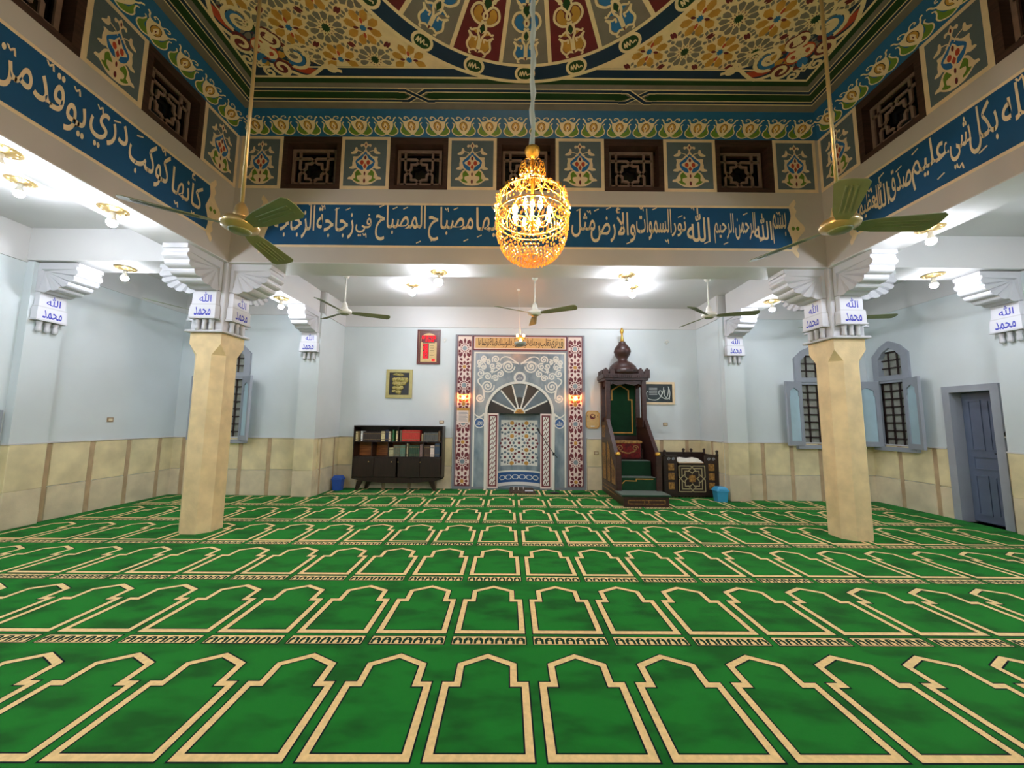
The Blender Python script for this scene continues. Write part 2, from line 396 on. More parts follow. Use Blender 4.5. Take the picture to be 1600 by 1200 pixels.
# ---- clerestory windows: dark wooden box frame with a star lattice
def lattice_mesh(w, h):
    mb = MB(); k = w/785.0; kv = h/740.0
    fn = lambda u, v, n: (u, -n, v)
    P = lambda x, y: ((x-447)*k, (1125-y)*kv)
    def bar(pts, wd, closed=False):
        d = Deco(fn); d.stroke([P(*p) for p in pts], wd, 'lattice_wood', 0, closed)
        base = d.v; N = len(base)
        mb.add([(x, yy+.012, z) for x, yy, z in base]+[(x, yy-.012, z) for x, yy, z in base], d.f+[[i+N for i in f][::-1] for f in d.f])
        n = N//2
        seg = range(n if closed else n-1)
        mb.add([(x, yy+.012, z) for x, yy, z in base]+[(x, yy-.012, z) for x, yy, z in base], [(i, (i+1) % n, (i+1) % n+N, i+N) for i in seg]+[(i+n, (i+1) % n+n, (i+1) % n+n+N, i+n+N) for i in seg])
    wd = 0.034
    bar([(150, 515), (720, 515), (720, 1095), (150, 1095)], wd*1.2, True)
    bar([(425, 665), (470, 702), (532, 704), (534, 768), (578, 812), (534, 858), (532, 918), (470, 922), (425, 960), (380, 922), (320, 918), (320, 858), (276, 812), (320, 768), (322, 704), (382, 702)], wd, True)
    for pts in ([(150, 630), (385, 630), (425, 668), (465, 630), (720, 630)], [(150, 990), (385, 990), (425, 955), (465, 990), (720, 990)], [(238, 520), (238, 775), (282, 812), (238, 855), (238, 1090)], [(612, 520), (612, 775), (572, 812), (612, 855), (612, 1090)]):
        bar(pts, wd)
    o = mb.build('lattice', 'lattice_wood'); me = o.data
    bpy.data.objects.remove(o); return me
WN = [0]
H = Z2-Z1
def clerestory(wall_loc, rz, w):
    WN[0] += 1
    d = Vector((0, 0, 0))
    r = MB(); t = .075
    for b in [(-w/2, .0, 0, w/2, .3, t), (-w/2, .0, H-t*1.5, w/2, .3, H), (-w/2, .0, t, -w/2+t, .3, H-t*1.5), (w/2-t, .0, t, w/2, .3, H-t*1.5)]: r.box(*b)
    o = r.build('window_%d' % WN[0], 'cler_wood', kind='structure'); o.location = wall_loc; o.rotation_euler = (0, 0, rz)
    s = MB()
    for b in [(-w/2+t, .14, t, w/2-t, .18, t+.05), (-w/2+t, .14, H-t*1.5-.06, w/2-t, .18, H-t*1.5), (-w/2+t, .14, t, -w/2+t+.05, .18, H-t*1.5), (w/2-t-.05, .14, t, w/2-t, .18, H-t*1.5)]: s.box(*b)
    s.build('sash', 'cler_wood', o)
    piece('lattice', lattice_mesh(w, H), (0, .12, 0), o)
    MB().box(-w/2+t, .2, t, w/2-t, .21, H-t*1.5).build('pane', 'night_glass', o)
    return o
for a, b in front_wins: clerestory(((a+b)/2, YF, Z1), 0, b-a)
for a, b in side_wins:
    clerestory((XL, (a+b)/2, Z1), PI/2, b-a); clerestory((XR, (a+b)/2, Z1), -PI/2, b-a)

# ---- painted panels between the clerestory windows
def fleur(D, xf):
    def sym(pts): return pts+[(-x, y) for x, y in pts[::-1]]
    def P(pts, m, l): D.poly(cr(pts, 3, True), m, l, xf)
    cream = 'cream'
    P(sym([(0, 1028), (110, 1018), (200, 972), (262, 928), (338, 918), (318, 878), (272, 868), (240, 815), (200, 750), (140, 720), (60, 765), (14, 745)]), cream, 3)
    P(sym([(0, 335), (50, 400), (85, 430), (160, 478), (250, 482), (243, 530), (258, 600), (258, 662), (298, 678), (318, 710), (235, 724), (180, 702), (110, 748), (40, 765)]), cream, 3)
    P(sym([(0, 380), (90, 468), (182, 548), (192, 600), (150, 690), (70, 742), (20, 735)]), 'orn_blue', 4)
    P(sym([(0, 432), (42, 480), (72, 530), (112, 552), (160, 592), (105, 636), (52, 668), (30, 728), (12, 790)]), cream, 5)
    D.poly(ell(0, 505, 22, 38), 'maroon', 6, xf); D.poly(ell(62, 598, 36, 46), 'red_paint', 6, xf); D.poly(ell(-62, 598, 36, 46), 'red_paint', 6, xf)
    D.poly([(0, 612), (34, 672), (0, 722), (-34, 672)], 'red_paint', 6, xf)
    D.poly(ell(0, 812, 17, 38), 'maroon', 6, xf); D.poly(ell(0, 952, 22, 42), 'maroon', 6, xf)
    for s in (1, -1):
        q = lambda pts: [(s*x, y) for x, y in pts]
        P(q([(60, 832), (102, 775), (135, 742), (186, 790), (186, 850), (184, 896), (226, 920), (160, 966), (94, 976), (98, 948), (142, 918), (150, 862), (108, 846)]), 'leaf_green', 5)
        P(q([(172, 398), (162, 350), (180, 300), (212, 308), (224, 360), (292, 402), (290, 428), (212, 428)]), cream, 3)
        D.stroke(cr(q([(36, 442), (76, 392), (172, 362)]), 4), 15, cream, 6, xf=xf)
        D.stroke(cr(q([(0, 330), (-38, 395), (-100, 440)]), 4), 16, cream, 6, xf=xf)
        P(q([(0, 182), (40, 236), (92, 232), (112, 266), (88, 292), (52, 268), (22, 300), (0, 340)]), cream, 3)
    D.poly(ell(0, 256, 15, 30), 'maroon', 6, xf)
def panel_mesh(w):
    D = Deco(lambda u, v, n: (u, -n, v)); b = .05
    D.rect(-w/2, 0, w/2, H, 'cream', 1); D.rect(-w/2+b, b, w/2-b, H-b, 'gray_panel', 2)
    k = (w-2*b)/850.0; kv = (H-2*b)/900.0
    fleur(D, lambda x, y: (x*k, b+(1050-y)*kv))
    o = D.done('panel'); me = o.data; bpy.data.objects.remove(o); return me
PM = {}
def painted_panel(parent, loc, rz, w):
    key = round(w, 2)
    if key not in PM: PM[key] = panel_mesh(key)
    return piece('painted_panel', PM[key], loc, parent, (0, 0, rz), (w/key, 1, 1))
for a, b in front_panels: painted_panel(bay_f, ((a+b)/2, YF-.001, Z1), 0, b-a)
for a, b in side_panels[:-1]:
    painted_panel(bay_l, (XL+.001, (a+b)/2, Z1), PI/2, b-a); painted_panel(bay_r, (XR-.001, (a+b)/2, Z1), -PI/2, b-a)
# cream lines in the corners
# ---- calligraphy bands
TV0, TV1 = 4.32, 4.86
def band(parent, fn, u0, u1, words, e0=True, e1=True):
    D = Deco(fn); a, b = 4.19, 4.90; w = .035
    D.rect(u0, a, u1, b, 'cream', 1); D.rect(u0, a+w, u1, b-w, 'blue_band', 2)
    for on, u, s in ((e0, u0, -1), (e1, u1, 1)):
        if not on: continue
        xf = lambda x, y, u=u, s=s: (u+s*x, (a+b)/2+y)
        D.poly(cr([(-.02, -.34), (.03, -.42), (.07, -.46), (.09, -.40), (.06, -.34), (.09, -.28), (.07, -.2), (.12, -.12), (.19, -.04), (.19, .04), (.12, .12), (.07, .2), (.09, .28), (.06, .34), (.09, .40), (.07, .46), (.03, .42), (-.02, .34), (.0, .2), (-.04, .06), (-.06, 0), (-.04, -.06), (0, -.2)], 3, True), 'cream', 3, xf)
        for t in (1, -1): D.poly(cr([(.06+.005*t, 0), (.06+t*.035, .035), (.06+t*.06, 0), (.06+t*.035, -.035)], 4, True), 'leaf_green', 4, xf)
    for wd in words:
        t, x0, x1 = wd[:3]; v0, v1 = (wd[3], wd[4]) if len(wd) > 3 else (TV0, TV1)
        D.text(t, x0, v0, x1, v1, 'cream', 5, .0)
        n = max(1, int((x1-x0)/.16)); rnd = random.Random(len(t)*31+int(x0*100))
        for i in range(n):                            # vowel strokes
            cx = x0+(x1-x0)*(i+.5)/n+rnd.uniform(-.03, .03); top = rnd.random() < .65
            cy = v1-.02 if top else v0+.0
            cy += rnd.uniform(-.03, .02)
            if rnd.random() < .6: D.stroke([(cx-.035, cy-.014), (cx+.035, cy+.02)], .016, 'cream', 5)
            else: D.stroke(cr([(cx-.03, cy+.035), (cx-.01, cy), (cx+.012, cy+.03), (cx+.022, cy-.03)], 3), .014, 'cream', 5)
    return D.done('calligraphy_band', parent)
band(bay_f, gF, -3.765, 4.179, [('بسم', 3.89, 4.10, 4.30, 4.80), ('الله', 3.61, 3.88, 4.36, 4.78), ('الرحمن', 3.33, 3.64, 4.36, 4.80), ('الرحيم', 3.01, 3.31, 4.30, 4.78), ('الله', 2.60, 2.95), ('نور', 2.37, 2.59, 4.40, 4.72), ('السموات', 1.84, 2.37, 4.34, 4.84), ('والأرض', 1.15, 1.83, 4.30, 4.86), ('مثل', .86, 1.22, 4.38, 4.82), ('نوره', .50, .82, 4.36, 4.74), ('كمشكاة', -.05, .46, 4.38, 4.84), ('فيها', -.58, -.10, 4.36, 4.84), ('مصباح', -1.30, -.62, 4.30, 4.84), ('المصباح', -2.10, -1.34, 4.30, 4.86), ('في', -2.40, -2.16, 4.36, 4.72), ('زجاجة', -2.99, -2.43, 4.32, 4.82), ('الزجاجة', -3.64, -3.02, 4.32, 4.86)])
band(bay_l, gL, YB+.02, 4.88, [('كأنها', 4.31, 4.76), ('كوكب', 3.79, 4.27, 4.34, 4.84), ('دري', 3.41, 3.77, 4.36, 4.80), ('يوقد', 2.98, 3.38, 4.32, 4.82), ('من', 2.70, 2.97, 4.34, 4.72)], e0=False)
band(bay_r, gR, -4.82, -(YB+.02), [('العظيم', -4.74, -4.46, 4.28, 4.70), ('الله', -4.54, -4.35, 4.36, 4.78), ('صدق', -4.35, -4.08, 4.36, 4.76), ('عليم', -4.08, -3.73, 4.34, 4.84), ('شيء', -3.75, -3.51, 4.32, 4.82), ('بكل', -3.53, -3.30, 4.36, 4.84), ('والله', -3.27, -2.95, 4.34, 4.82)], e1=False)

# ---- cove with the flower frieze
cove = MB()
q = [(XL, YB), (XR, YB), (XR, YF), (XL, YF)]; q2 = [(XL+CV, YB+CV), (XR-CV, YB+CV), (XR-CV, YF-CV), (XL+CV, YF-CV)]
cove.add([(x, yy, Z2) for x, yy in q]+[(x, yy, ZC) for x, yy in q2]+[(x, yy, ZC) for x, yy in q], [(i, (i+1) % 4, (i+1) % 4+4, i+4) for i in range(4)]+[(i+4, (i+1) % 4+4, (i+1) % 4+8, i+8) for i in range(4)])
cove_o = cove.build('trim_cove', 'frieze_blue', kind='structure')
SL = CV*math.sqrt(2); r2 = math.sqrt(.5)
cF = lambda u, v, n: (u, YF-v*r2-n*r2, Z2+v*r2-n*r2)
cL = lambda u, v, n: (XL+v*r2+n*r2, u, Z2+v*r2-n*r2)
cR = lambda u, v, n: (XR-v*r2-n*r2, -u, Z2+v*r2-n*r2)
cB = lambda u, v, n: (-u, YB+v*r2+n*r2, Z2+v*r2-n*r2)
def flower_row(fn, u0, u1):
    D = Deco(fn); n = int(round((u1-u0)/.392)); st = (u1-u0)/n; k = st/375.0
    for i in range(n):
        c = u0+(i+.5)*st; xf = lambda x, y, c=c: (c+x*k, .025+(370-y)*k*.84)
        D.poly(cr([(0, 138), (66, 168), (112, 176), (102, 250), (48, 326), (0, 356), (-48, 326), (-102, 250), (-112, 176), (-66, 168)], 3, True), 'cream', 3, xf)
        D.poly(ell(0, 236, 58, 66), 'ink_line', 4, xf); D.poly(ell(0, 236, 51, 59), 'ochre', 5, xf); D.poly(cr([(0, 192), (30, 244), (14, 262), (10, 312), (-10, 312), (-14, 262), (-30, 244)], 3, True), 'cream', 6, xf); D.poly(ell(0, 246, 7, 14), 'maroon', 7, xf)
        for s in (1, -1):
            z = lambda pts: [(s*x, y) for x, y in pts]
            D.poly(cr(z([(12, 356), (62, 308), (104, 280), (120, 200), (146, 246), (162, 300), (126, 350), (60, 370)]), 3, True), 'leaf_green', 2, xf)
            D.stroke(cr(z([(4, 352), (80, 372), (152, 338), (168, 290), (144, 250), (134, 205), (158, 186)]), 4), 14, 'cream', 4, xf=xf)
            D.stroke(cr(z([(92, 192), (126, 160), (140, 130), (168, 116)]), 4), 17, 'cream', 4, xf=xf)
            D.stroke(cr(z([(12, 158), (36, 116), (80, 108), (92, 128), (70, 136)]), 4), 12, 'cream', 4, xf=xf)
    D.done('flower_frieze', cove_o)
flower_row(cF, XL+.12, XR-.12); flower_row(cL, YB+.12, YF-.12); flower_row(cR, -YF+.12, -YB-.12); flower_row(cB, -XR+.12, -XL-.12)

# ---- painted ceiling of the bay
ceil = MB().box(XL, YB, ZC+.005, XR, YF, ZC+.2).build('ceiling_bay', 'ceil_gray', kind='structure')
gC = lambda u, v, n: (u, v, ZC-n)
BX0, BX1, BY0, BY1 = XL+CV, XR-CV, YB+CV, YF-CV
D = Deco(gC)
def rect_ring(i0, i1, m, l):
    A = [(BX0+i0, BY0+i0), (BX1-i0, BY0+i0), (BX1-i0, BY1-i0), (BX0+i0, BY1-i0)]; B = [(BX0+i1, BY0+i1), (BX1-i1, BY0+i1), (BX1-i1, BY1-i1), (BX0+i1, BY1-i1)]
    D.add([D.fn(u, v, l*D.eps) for u, v in A+B], [(i, (i+1) % 4, (i+1) % 4+4, i+4) for i in range(4)], D.mi(m))
for i0, i1, m in [(0, .115, 'ceil_gray'), (.115, .13, 'cream'), (.13, .165, 'navy'), (.165, .18, 'cream'), (.18, .285, 'deep_green'), (.285, .298, 'cream'), (.298, .34, 'navy'), (.34, .355, 'cream'), (.355, .425, 'ceil_gray'), (.425, .495, 'deep_green'), (.495, .525, 'cream'), (.525, .64, 'navy'), (.64, .66, 'cream')]:
    rect_ring(i0, i1, m, 4)
for cx in (-1.41, 1.73):                                  # crossing of the border bands
    yy = BY1
    D.rect(cx-.16, yy-.345, cx+.16, yy-.125, 'ceil_gray', 5)
    for s, l in ((-1, 6), (1, 8)):
        p = [(cx-s*.24, yy-.319), (cx-s*.14, yy-.319), (cx+s*.14, yy-.147), (cx+s*.24, yy-.147)]
        D.stroke(p, .07, 'cream', l); D.stroke(p, .042, 'navy', l+1)
    D.poly([(cx-.30, yy-.18), (cx-.20, yy-.18), (cx-.10, yy-.232), (cx-.20, yy-.285), (cx-.30, yy-.285)], 'deep_green', 10)
    D.poly([(cx+.30, yy-.18), (cx+.20, yy-.18), (cx+.10, yy-.232), (cx+.20, yy-.285), (cx+.30, yy-.285)], 'deep_green', 10)
D.done('border_bands', ceil)
# star field
D = Deco(gC)
FX0, FX1, FY0, FY1 = BX0+.66, BX1-.66, BY0+.66, BY1-.66
D.rect(FX0, FY0, FX1, FY1, 'cream', 1)
CX, CY, CR = 0.12, 2.3, 2.29
def in_field(x, y, m=.0): return FX0-m < x < FX1+m and FY0-m < y < FY1+m and math.hypot(x-CX, y-CY) > CR-.02
def fpoly(pts, m, l):
    c = (sum(p[0] for p in pts)/len(pts), sum(p[1] for p in pts)/len(pts))
    if in_field(*c) and all(FX0-.01 < p[0] < FX1+.01 and FY0-.01 < p[1] < FY1+.02 for p in pts):
        D.poly(pts, m, l+1)
sx, sy = .44, .385
for side in (-1, 1):
    ox, oy = (-2.254, 3.912) if side < 0 else (2.546, 3.783)
    for i in range(-9, 10):
        for j in range(-11, 4):
            x, y = ox+i*sx, oy+j*sy
            if (x-CX)*side < 0 or not in_field(x, y, .25): continue
            if (i+j) % 2 == 0:
                for k in range(12):
                    a = 2*PI*(k+.5)/12; ca, sa = cos(a), sin(a); f = 1.0
                    T = lambda r, t: (x+r*ca-t*sa, y+(r*sa+t*ca)*sy/sx)
                    fpoly([T(.086, 0), T(.13, .030), T(.185, .039), T(.212, 0), T(.185, -.039), T(.13, -.030)], 'ceil_gray', 2)
                    a2 = 2*PI*k/12; T2 = lambda r, t: (x+r*cos(a2)-t*sin(a2), y+r*sin(a2)+t*cos(a2))
                    fpoly([T2(.066, .008), T2(.092, 0), T2(.066, -.008)], 'maroon', 2)
                    fpoly([T2(.218, .022), T2(.25, .008), T2(.25, -.008), T2(.218, -.022), T2(.198, 0)], 'ceil_gray', 2)
                for qx in (1, -1):
                    for qy in (1, -1):
                        a3 = math.atan2(qy*sy, qx*sx); T3 = lambda r, t: (x+r*cos(a3)-t*sin(a3), y+r*sin(a3)+t*cos(a3))
                        for t3 in (1, -1): fpoly([T3(.255, t3*.03), T3(.285, t3*.052), T3(.285, t3*.09), T3(.25, t3*.075)], 'ceil_gray', 2)
                fpoly(star(x, y, .058, .038, 12), 'deep_green', 3)
            else:
                fpoly(star(x, y, .044, .028, 8), 'orn_blue', 3)
                for k in range(4):
                    a = PI/2*k+.08
                    fpoly(ell(x+.083*cos(a), y+.083*sin(a), .033, .017, a, 8), 'red_paint' if k % 2 else 'maroon', 3)
                for k in range(8):
                    a = PI/4*(k+.5); T = lambda r, t: (x+r*cos(a)-t*sin(a), y+r*sin(a)+t*cos(a))
                    fpoly([T(.072, 0), T(.12, .042), T(.18, .042), T(.214, 0), T(.18, -.042), T(.12, -.042)], 'ochre', 2)
                for k in range(4):
                    a = PI/4+PI/2*k
                    fpoly(ell(x+.292*cos(a), y+.292*sin(a)*.9, .045, .018, a+PI/2, 8), 'maroon', 3)
D.done('star_field', ceil)
# corner scrolls
D = Deco(gC)
def corner(xf):
    D.poly(cr([(0, 0), (.9, 0), (.72, .06), (.58, .12), (.44, .1), (.40, .3), (.3, .4), (.1, .44), (.12, .58), (.06, .72), (0, .9)], 3, True), 'navy', 2, xf)
    for fl in (0, 1):
        g = (lambda x, y: xf(y, x)) if fl else xf
        D.stroke(cr([(.9, .0), (.74, .05), (.64, .0), (.5, -.06), (.36, .0)], 5), .035, 'cream', 6, xf=g)
        D.poly(cr([(.66, .0), (.56, -.03), (.46, -.01), (.4, .04), (.5, .03), (.58, .04)], 4, True), 'red_paint', 5, g)
        D.stroke(spiral(.50, .17, .14, .02, -2.2, 1.6, 26), .036, 'cream', 6, xf=g); D.stroke(spiral(.50, .17, .11, .03, -2.6, .6, 12), .05, 'orn_blue', 5, xf=g)
        D.stroke([(.60, .23), (.66, .24), (.74, .19)], .03, 'cream', 6, xf=g)
        D.poly(ell(.30, .04, .105, .08, .3), 'maroon', 4, g); D.stroke(spiral(.29, .04, .10, .02, 2.6, 1.3, 20), .034, 'cream', 6, xf=g)
        D.poly(ell(.26, .2, .095, .08, .8), 'red_paint', 4, g); D.stroke(spiral(.27, .2, .09, .02, .6, 1.25, 20), .034, 'cream', 6, xf=g)
        D.stroke(spiral(.13, -.01, .06, .012, 1.2, 1.3, 16), .028, 'cream', 6, xf=g)
        D.poly(ell(.36, .33, .09, .07, .2), 'maroon', 4, g); D.stroke(spiral(.36, .33, .08, .02, 3.4, 1.2, 18), .032, 'cream', 6, xf=g)
        D.stroke(spiral(.82, .045, .06, .012, 2.2, 1.3, 16), .028, 'cream', 6, xf=g)
    D.poly(ell(.14, .14, .07, .045, PI/4), 'orn_blue', 4, xf); D.poly(star(.09, .09, .06, .02, 5, .8), 'cream', 6, xf)
    D.poly(star(.25, .25, .09, .03, 5, .8), 'cream', 6, xf)
for cx, cy, sx_, sy_ in [(FX0, FY1, 1, -1), (FX1, FY1, -1, -1), (FX0, FY0, 1, 1), (FX1, FY0, -1, 1)]:
    corner(lambda x, y: (cx+sx_*(x*1.25-.07), cy+sy_*(y*1.25-.07)))
D.done('corner_scrolls', ceil)
# medallion
D = Deco(gC)
L0 = 16
NW = 20
for k in range(NW):
    a0 = PI/2+2*PI*(k-.5)/NW; a1 = a0+2*PI/NW; am = (a0+a1)/2
    D.poly([(CX+.3*cos(a0), CY+.3*sin(a0))]+[(CX+2.04*cos(a0+(a1-a0)*i/4), CY+2.04*sin(a0+(a1-a0)*i/4)) for i in range(5)]+[(CX+.3*cos(a1), CY+.3*sin(a1))], 'maroon' if k % 2 else 'ceil_gray', L0)
    D.stroke([(CX+.3*cos(a0), CY+.3*sin(a0)), (CX+2.04*cos(a0), CY+2.04*sin(a0))], .048, 'cream', L0+3)
    fill = 'ochre' if k % 2 else 'orn_blue'
    def xf(x, y, am=am):                                # x across, y from the rim towards the centre
        r = 1.99-y; return (CX+r*cos(am)-x*sin(am), CY+r*sin(am)+x*cos(am))
    for y0, sc in ((0, 1), (.62, .78)):
        g = lambda x, y: xf(x*sc, y0+y*sc)
        for s in (1, -1):
            z = lambda pts: [(s*a, b) for a, b in pts]
            D.poly(cr(z([(.015, .06), (.09, .05), (.13, .12), (.10, .2), (.05, .2), (.06, .16), (.03, .22), (.02, .14)]), 3, True), fill, L0+2, g)
            D.poly(cr(z([(.02, .2), (.05, .24), (.11, .27), (.07, .3), (.03, .28)]), 3, True), fill, L0+2, g)
            D.poly(cr(z([(.02, .42), (.06, .36), (.13, .44), (.12, .52), (.07, .55), (.04, .5), (.05, .46)]), 3, True), fill, L0+2, g)
            D.stroke(cr(z([(0, .03), (.05, .05), (.1, .03), (.145, .1), (.12, .19), (.15, .25)]), 4), .026, 'cream', L0+4, xf=g)
            D.stroke(cr(z([(.15, .25), (.09, .2), (.05, .2), (.055, .155)]), 4), .022, 'cream', L0+4, xf=g)
            D.stroke(cr(z([(.1, .03), (.1, -.005), (.075, -.012)]), 3), .022, 'cream', L0+4, xf=g)
            D.stroke(cr(z([(.012, .06), (.014, .2), (.045, .27), (.03, .36), (-.03, .40)]), 4), .026, 'cream', L0+4, xf=g)
            D.stroke(cr(z([(.0, .27), (.06, .30), (.12, .27), (.14, .29)]), 4), .024, 'cream', L0+5, xf=g)
            D.stroke(cr(z([(.03, .36), (.1, .38), (.16, .46), (.13, .55), (.06, .57), (0, .5)]), 4), .027, 'cream', L0+4, xf=g)
            D.stroke(cr(z([(.06, .57), (.05, .62), (.10, .68)]), 3), .024, 'cream', L0+4, xf=g)
        D.poly([g(0, .25), g(.03, .31), g(0, .37), g(-.03, .31)], 'deep_green', L0+5)
        D.poly([g(0, .52), g(.045, .6), g(0, .67), g(-.045, .6)], 'deep_green', L0+5)
        D.poly(ell(0, .46, .035, .05), 'cream', L0+5, g); D.poly(ell(0, .46, .01, .02), 'maroon', L0+6, g); D.poly(ell(0, .04, .01, .02), 'maroon', L0+6, g)
D.poly(ell(CX, CY, .32, .32, 0, 40), 'cream', L0+7); D.poly(ell(CX, CY, .28, .28, 0, 40), 'navy', L0+8)
D.ring(CX, CY, 2.02, 2.06, 'cream', L0+6, 120); D.ring(CX, CY, 2.06, 2.245, 'navy', L0+6, 120); D.ring(CX, CY, 2.245, 2.29, 'cream', L0+6, 120)
for k in range(NW):
    a = PI/2+2*PI*k/NW
    xf = lambda x, y: (CX+(2.15+y)*cos(a)-x*sin(a), CY+(2.15+y)*sin(a)+x*cos(a))
    for rx, ry, m, l in ((.135, .115, 'cream', 7), (.1, .08, 'deep_green', 8)):
        D.poly([(max(-rx+ry, min(rx-ry, (rx-ry)*(1 if cos(t) > 0 else -1)))+ry*cos(t), ry*sin(t)) for t in [2*PI*i/20+.01 for i in range(20)]], m, L0+l, xf)
    D.stroke(cr([(-.07, -.03), (-.06, .03), (-.045, -.03), (-.03, .035), (-.01, -.03), (.01, .035), (.03, -.02), (.06, 0), (.075, -.02)], 3), .013, 'cream', L0+9, xf=lambda x, y: xf(-x, -y))
D.done('medallion', ceil)

# ------------------------------------------------------------------ stone dado, piece by piece
def unit(name, m):
    mb = MB(); b = .012
    mb.add([(0, 0, 0), (1, 0, 0), (1, 0, 1), (0, 0, 1), (b, 1, b), (1-b, 1, b), (1-b, 1, 1-b), (b, 1, 1-b)], [(0, 1, 5, 4), (1, 2, 6, 5), (2, 3, 7, 6), (3, 0, 4, 7), (4, 5, 6, 7), (3, 2, 1, 0)])
    o = mb.build(name, m); me = o.data; bpy.data.objects.remove(o); return me
U_UP, U_LO, U_ST = unit('stone_panel', 'stone'), unit('stone_panel', 'stone_low'), unit('stone_strip', 'stone_strip')
U_CAP = unit('dado_cap', 'white_paint')
def dado(parent, origin, rz, length, pw=.54, sw=.075, first=None):
    """pieces run along local +x from origin, standing out along local +y"""
    R = Matrix.Rotation(rz, 3, 'Z'); O = Vector(origin)
    def put(nm, me, x, z, w, h, t):
        piece(nm, me, tuple(O+R @ Vector((x, 0, z))), parent, (0, 0, rz), (w, t, h))
    x = 0.0; w = pw if first is None else first
    while x < length-.03:
        ww = min(w, length-x); zj = .53+random.uniform(-.012, .012)
        if ww > .02:
            put('stone_panel', U_UP, x+.002, zj+.004, ww-.004, 1.2-zj-.004, random.uniform(.018, .024))
            put('stone_panel', U_LO, x+.002, -.015, ww-.004, zj+.012, random.uniform(.018, .024))
        x += ww
        if x < length-.03:
            s = min(sw, length-x); put('stone_strip', U_ST, x, -.015, s, 1.213, .012); x += s
        w = pw
    put('dado_cap', U_CAP, 0, 1.2, length, .022, .03)
dado(wall_niche, (-1.45, YW, 0), PI, -1.45-RL, first=.35)
dado(wall_niche, (RR, YW, 0), PI, RR-1.78, first=.3)
dado(wall_fl, (-4.62, YS, 0), PI, -4.62-WL, first=.56)
dado(wall_fr, (WR, YS, 0), PI, WR-4.98, first=.5)
dado(wall_fl, (RL, YW, 0), -PI/2, YW-YS, first=.2)
dado(wall_fr, (RR, YS, 0), PI/2, YW-YS, first=.4)
dado(wall_l, (WL, YS, 0), -PI/2, YS-5.79, first=.27)
dado(wall_l, (WL, 5.28, 0), -PI/2, 3.2)
dado(wall_r, (WR, DY1+.1, 0), PI/2, YS-DY1-.1, first=.18)
dado(wall_r, (WR, 5.78, 0), PI/2, .06); dado(wall_r, (WR, 2.2, 0), PI/2, 5.29-2.2)

# ------------------------------------------------------------------ windows with grilles and shutters
def arch(w, z0, zs, zt):       # pointed head: outline from bottom left round to bottom right
    return [(-w/2, z0), (-w/2, zs), (-w*.28, zs+(zt-zs)*.62), (0, zt), (w*.28, zs+(zt-zs)*.62), (w/2, zs), (w/2, z0)]
def ring_prism(mb, outer, inner, fn, n0, n1, m=0):
    N = len(outer); vs = [fn(u, v, n) for n in (n0, n1) for u, v in outer+inner]; fs = []
    for i in range(N):
        j = (i+1) % N; a, b = i, j
        fs += [(a, b, b+N, a+N), (a+2*N, a+3*N, b+3*N, b+2*N), (a, a+2*N, b+2*N, b), (a+N, b+N, b+3*N, a+3*N)]
    return mb.add(vs, fs, m)
PANE = MB().box(-.5, -.5, -.5, .5, .5, .5).build('pane', 'frost_glass'); PANE_ME = PANE.data; bpy.data.objects.remove(PANE)
def shutter(parent, hinge, s, ang, w, fn0):
    """s = +1 opens to the viewer's right; ang = how far it stands off the wall"""
    ca, sa = cos(ang), sin(ang); h = 1.36
    fn = lambda u, v, n: fn0(hinge+s*(u*ca+n*sa*-1), 1.16+v, .05+u*sa+n*ca)
    mb = MB(); b = .075
    inner = [(b, .1), (b, h-.33), (b+.02, h-.30), (b+.02, h-.2), (w/2, h-.13), (w-b-.02, h-.2), (w-b-.02, h-.30), (w-b, h-.33), (w-b, .1)]
    outer = [(0, 0), (0, h*.6), (0, h*.8), (0, h), (w/2, h), (w, h), (w, h*.8), (w, h*.6), (w, 0)]
    ring_prism(mb, outer, inner, fn, 0, .045)
    o = mb.build('shutter', 'gray_wood', parent)
    MB().prism(inner, fn, .012, .022).build('shutter_panel', 'shutter_panel', o)
